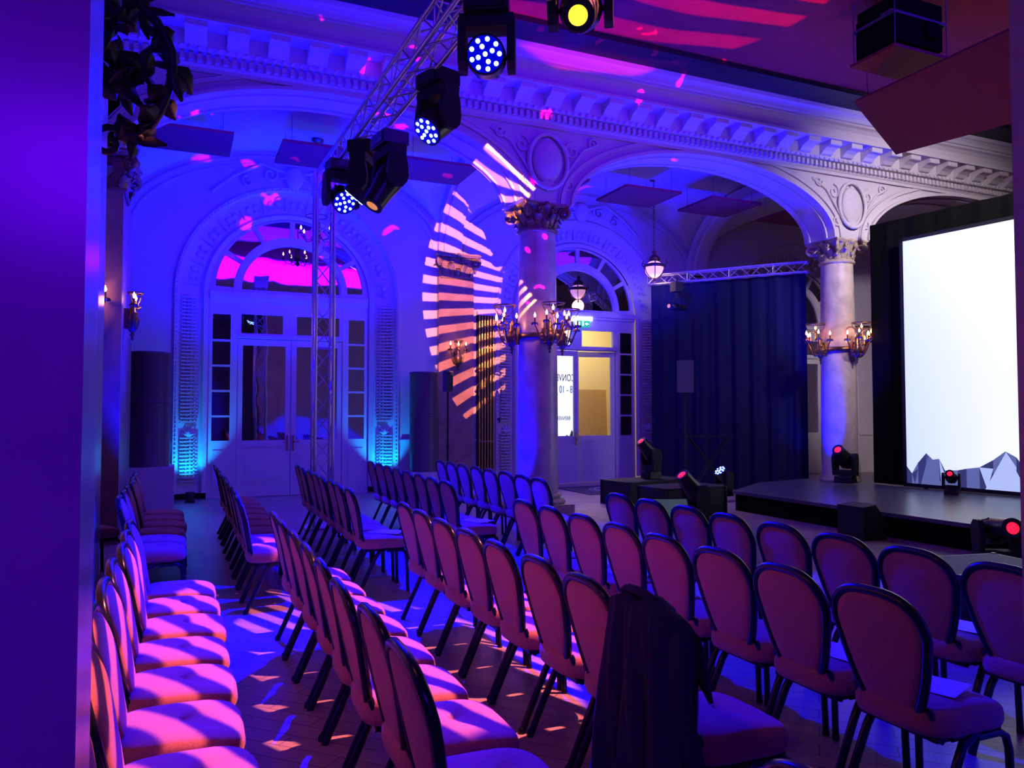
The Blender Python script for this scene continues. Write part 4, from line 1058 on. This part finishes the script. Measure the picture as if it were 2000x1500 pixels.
# speakers
def pole_speaker(label, loc, rz, zb, w_, h_, pole_r=.018, tripod=True, sidem='spk'):
    t = thing('pole_speaker', label, 'speaker', loc, rz)
    a = MB(); a.box((0, 0, zb+h_/2), (w_, w_*.9, h_)); a.box((0, -w_*.46, zb+h_/2), (w_*.92, .01, h_*.94)); a.build('cabinet', M[sidem], t)
    a = MB(); a.box((0, -w_*.47, zb+h_/2), (w_*.86, .012, h_*.9)); a.build('grille', M['black'], t)
    a = MB(); a.tube([(0, 0, .05), (0, 0, zb)], pole_r, 10); a.lathe([(.03, 0), (.03, .08)], 12, (0, 0, zb*.45)); a.build('pole', M['black'], t)
    if tripod:
        for k in range(3):
            b_ = k*2*PI/3+.3; MB().tube([(0, 0, .55), (.36*math.cos(b_), .36*math.sin(b_), .012)], .012, 6).build('leg', M['black'], t)
    else:
        MB().lathe([(.22, 0), (.22, .02), (.03, .03)], 24).build('foot_plate', M['black'], t)
    return t
pole_speaker('slim black speaker on a pole standing before the marble pilaster', (4.81, 14.19, 0), .3, 2.02, .15, .40, .02, False, 'spk')
pole_speaker('grey speaker box on a pole standing before the dark drape', (9.05, 12.35, 0), .9, 2.0, .34, .62, .02, True, 'spk')
# cases, monitors, boxes by the stage
def case(name, label, cat, c, d, rz=0):
    t = thing(name, label, cat, (c[0], c[1], c[2]), rz)
    a = MB(); a.box((0, 0, d[2]/2), d); a.build('body', M['black'], t)
    a = MB()
    for x in (-1, 1):
        for y in (-1, 1):
            a.box((x*d[0]/2, y*d[1]/2, d[2]/2), (.03, .03, d[2]+.01))
    for z in (.01, d[2]-.01):
        for s_ in (-1, 1): a.box((0, s_*d[1]/2, z), (d[0], .02, .02)); a.box((s_*d[0]/2, 0, z), (.02, d[1], .02))
    a.build('edge_trim', M['blackgloss'], t)
    MB().tube([(-.08, -d[1]/2-.01, d[2]*.6), (-.08, -d[1]/2-.04, d[2]*.6), (.08, -d[1]/2-.04, d[2]*.6), (.08, -d[1]/2-.01, d[2]*.6)], .008, 6).build('handle', M['alu'], t)
case('flight_case', 'long low black flight case before the left corner of the stage', 'case', (7.75, 11.75, 0), (1.5, .75, .42), .2)
case('flight_case', 'black block-shaped case standing at the left corner of the stage', 'case', (7.35, 10.15, 0), (1.2, .7, .46), .1)
case('flight_case', 'large black case on the floor behind the fourth row of chairs', 'case', (5.55, 3.95, 0), (.95, .62, .48), -.15)
def wedge(label, loc, rz, w_=.42):
    t = thing('stage_monitor', label, 'speaker', loc, rz)
    a = MB(); a.loft([[(x, y, z) for (y, z) in ((-.2, 0), (.2, 0), (.2, .42), (-.02, .44), (-.2, .22))] for x in (-w_/2, w_/2)], True, True, False); a.build('cabinet', M['black'], t)
    a = MB(); a.loft([[(x, y, z) for (y, z) in ((-.185, .245), (-.03, .435), (-.035, .445), (-.195, .25))] for x in (-w_/2+.03, w_/2-.03)], True, True, False); a.build('grille', M['blackgloss'], t)
wedge('black wedge monitor speaker on the floor against the stage front', (8.12, 7.35, 0), PI/2)
t = thing('confidence_monitor', 'flat display with a grey-green face lying tilted on the floor behind the chairs', 'monitor', (6.1, 8.75, 0), math.radians(-20))
a = MB(); a.T = MX((0, 0, .26), rx=math.radians(-32), rz=.0); a.box((0, 0, 0), (.62, .05, .42)); a.build('bezel', M['black'], t)
a = MB(); a.T = MX((0, 0, .26), rx=math.radians(-32)); a.box((0, -.028, 0), (.57, .008, .37)); a.build('display', M['screen_grey'], t)
a = MB(); a.b2(-.2, .2, 0, .25, 0, .06); a.box((0, .12, .13), (.3, .03, .26), rx=-.5); a.build('foot', M['black'], t)
# small black table with crossed legs before the drape
t = thing('folding_table', 'narrow black high table before the dark drape', 'table', (9.55, 12.3, 0), -.5)
a = MB(); a.box((0, 0, 1.14), (.85, .4, .03)); a.build('table_top', M['blackgloss'], t)
for s_ in (-1, 1):
    MB().tube([(s_*.38, -.15, 1.12), (-s_*.05, -.15, .55), (-s_*.34, -.15, .01)], .015, 6).build('leg', M['black'], t)
    MB().tube([(s_*.38, .15, 1.12), (-s_*.05, .15, .55), (-s_*.34, .15, .01)], .015, 6).build('leg', M['black'], t)

# drums on plinths beside the left door
def drum(label, x, y, r_, h_, pw, ph):
    t = thing('standing_cylinder', label, 'cylinder', (x, y, ph), 0, 'grey cylinders on white plinths')
    a = MB(); a.lathe([(r_, 0), (r_, .02), (r_*.985, .03), (r_*.985, h_-.05), (r_, h_-.04), (r_, h_), (r_*.9, h_+.005)], 36); a.build('drum_body', M['drum'], t)
    a = MB(); a.lathe([(r_*.99, h_*.55), (r_*1.01, h_*.552), (r_*1.01, h_*.562), (r_*.99, h_*.565)], 36, cap=False); a.build('seam_ring', M['drum'], t)
    p = MB().b2(-pw/2, pw/2, -pw/2, pw/2, 0, ph).build('plinth', M['plinth']); p.location = (x, y, 0)
    tag(p, 'white square plinth under the %s' % ('left grey cylinder' if x < 1 else 'right grey cylinder'), 'plinth', 'white plinths')
drum('tall grey cylinder on a white plinth left of the mirrored door', -.44, 14.2, .33, 1.90, .80, .72)
drum('grey cylinder on a white plinth between the mirrored door and the pilaster', 4.53, 14.85, .29, 1.98, .62, .44)
# radiator of vertical tubes
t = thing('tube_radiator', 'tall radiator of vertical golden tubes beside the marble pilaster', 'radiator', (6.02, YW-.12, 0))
MB().box((0, .085, 2.0), (.40, .02, 3.4)).build('gap_shade_plate', M['black'], t)  # black sheet stands in for the shade between the tubes
for k in range(6): MB().tube([(-.16+k*.064, 0, .30), (-.16+k*.064, 0, 3.72)], .020, 10).build('tube', M['brass'], t)
bx_ = MB().box((6.32, YW-.02, 1.45), (.10, .04, .11)).build('wall_call_box', M['lens_dark']); tag(bx_, 'small dark call box on the wall right of the tube radiator', 'call box')
for z in (.30, 3.72): MB().box((0, 0, z), (.42, .07, .08)).build('header', M['radiator'], t)
for z in (1.0, 3.0): MB().box((0, .06, z), (.3, .10, .03)).build('wall_bracket', M['radiator'], t)
MB().tube([(-.1, 0, .3), (-.1, 0, .01)], .012, 6).build('pipe', M['radiator'], t)
# LED floor pars lighting the door jambs
def par(label, loc, tgt, colr, p, deg=50):
    t = thing('floor_par_lamp', label, 'stage lamp', loc, 0, 'floor uplights at the door jambs')
    a = MB(); a.lathe([(.06, 0), (.075, .05), (.075, .14), (.06, .14)], 16, m=MX((0, 0, .05), rx=.0)); a.build('can', M['black'], t)
    a = MB(); a.lathe([(.058, .185), (.001, .187)], 14, (0, 0, 0)); a.build('lens', M['led_white'], t)
    a = MB(); a.box((0, 0, .02), (.16, .16, .03)); a.build('foot', M['black'], t)
    l = spot('par_beam', (0, 0, 0), (0, 0, 1), colr, p, deg, .6, .04); l.parent = t; l.location = (0, 0, .22)
    d = Vector(tgt)-Vector(loc); l.rotation_euler = d.to_track_quat('-Z', 'Y').to_euler()
for (x, lb) in ((CX[1]-1.80, 'small floor lamp lighting the left jamb of the mirrored door'), (CX[1]+1.80, 'small floor lamp lighting the right jamb of the mirrored door')):
    par(lb, (x, YB-.50, 0), (x, YB-.06, 1.3), (0, .30, 1.0), 170, 80)
spot('head_beam', (1.62, 8.3, 4.2), (-.16, 1.75, 2.6), BLUE, 4000, 34, .5, .05)
# light from the moving heads on the truss (HEADS)
for (p, tg, pw, dg) in (((1.83, 9.12, 4.06), (0.9, 4.9, 0), 9000, 36), ((1.70, 8.75, 4.05), (3.0, 8.8, 0), 3500, 60),
                        ((1.86, 6.45, 4.0), (-.2, 6.6, 0), 4200, 34), ((2.3, 9.9, 4.3), (3.6, 5.0, 0), 9000, 44)):
    spot('head_beam', p, tg, BLUE, pw, dg, .12, .04)
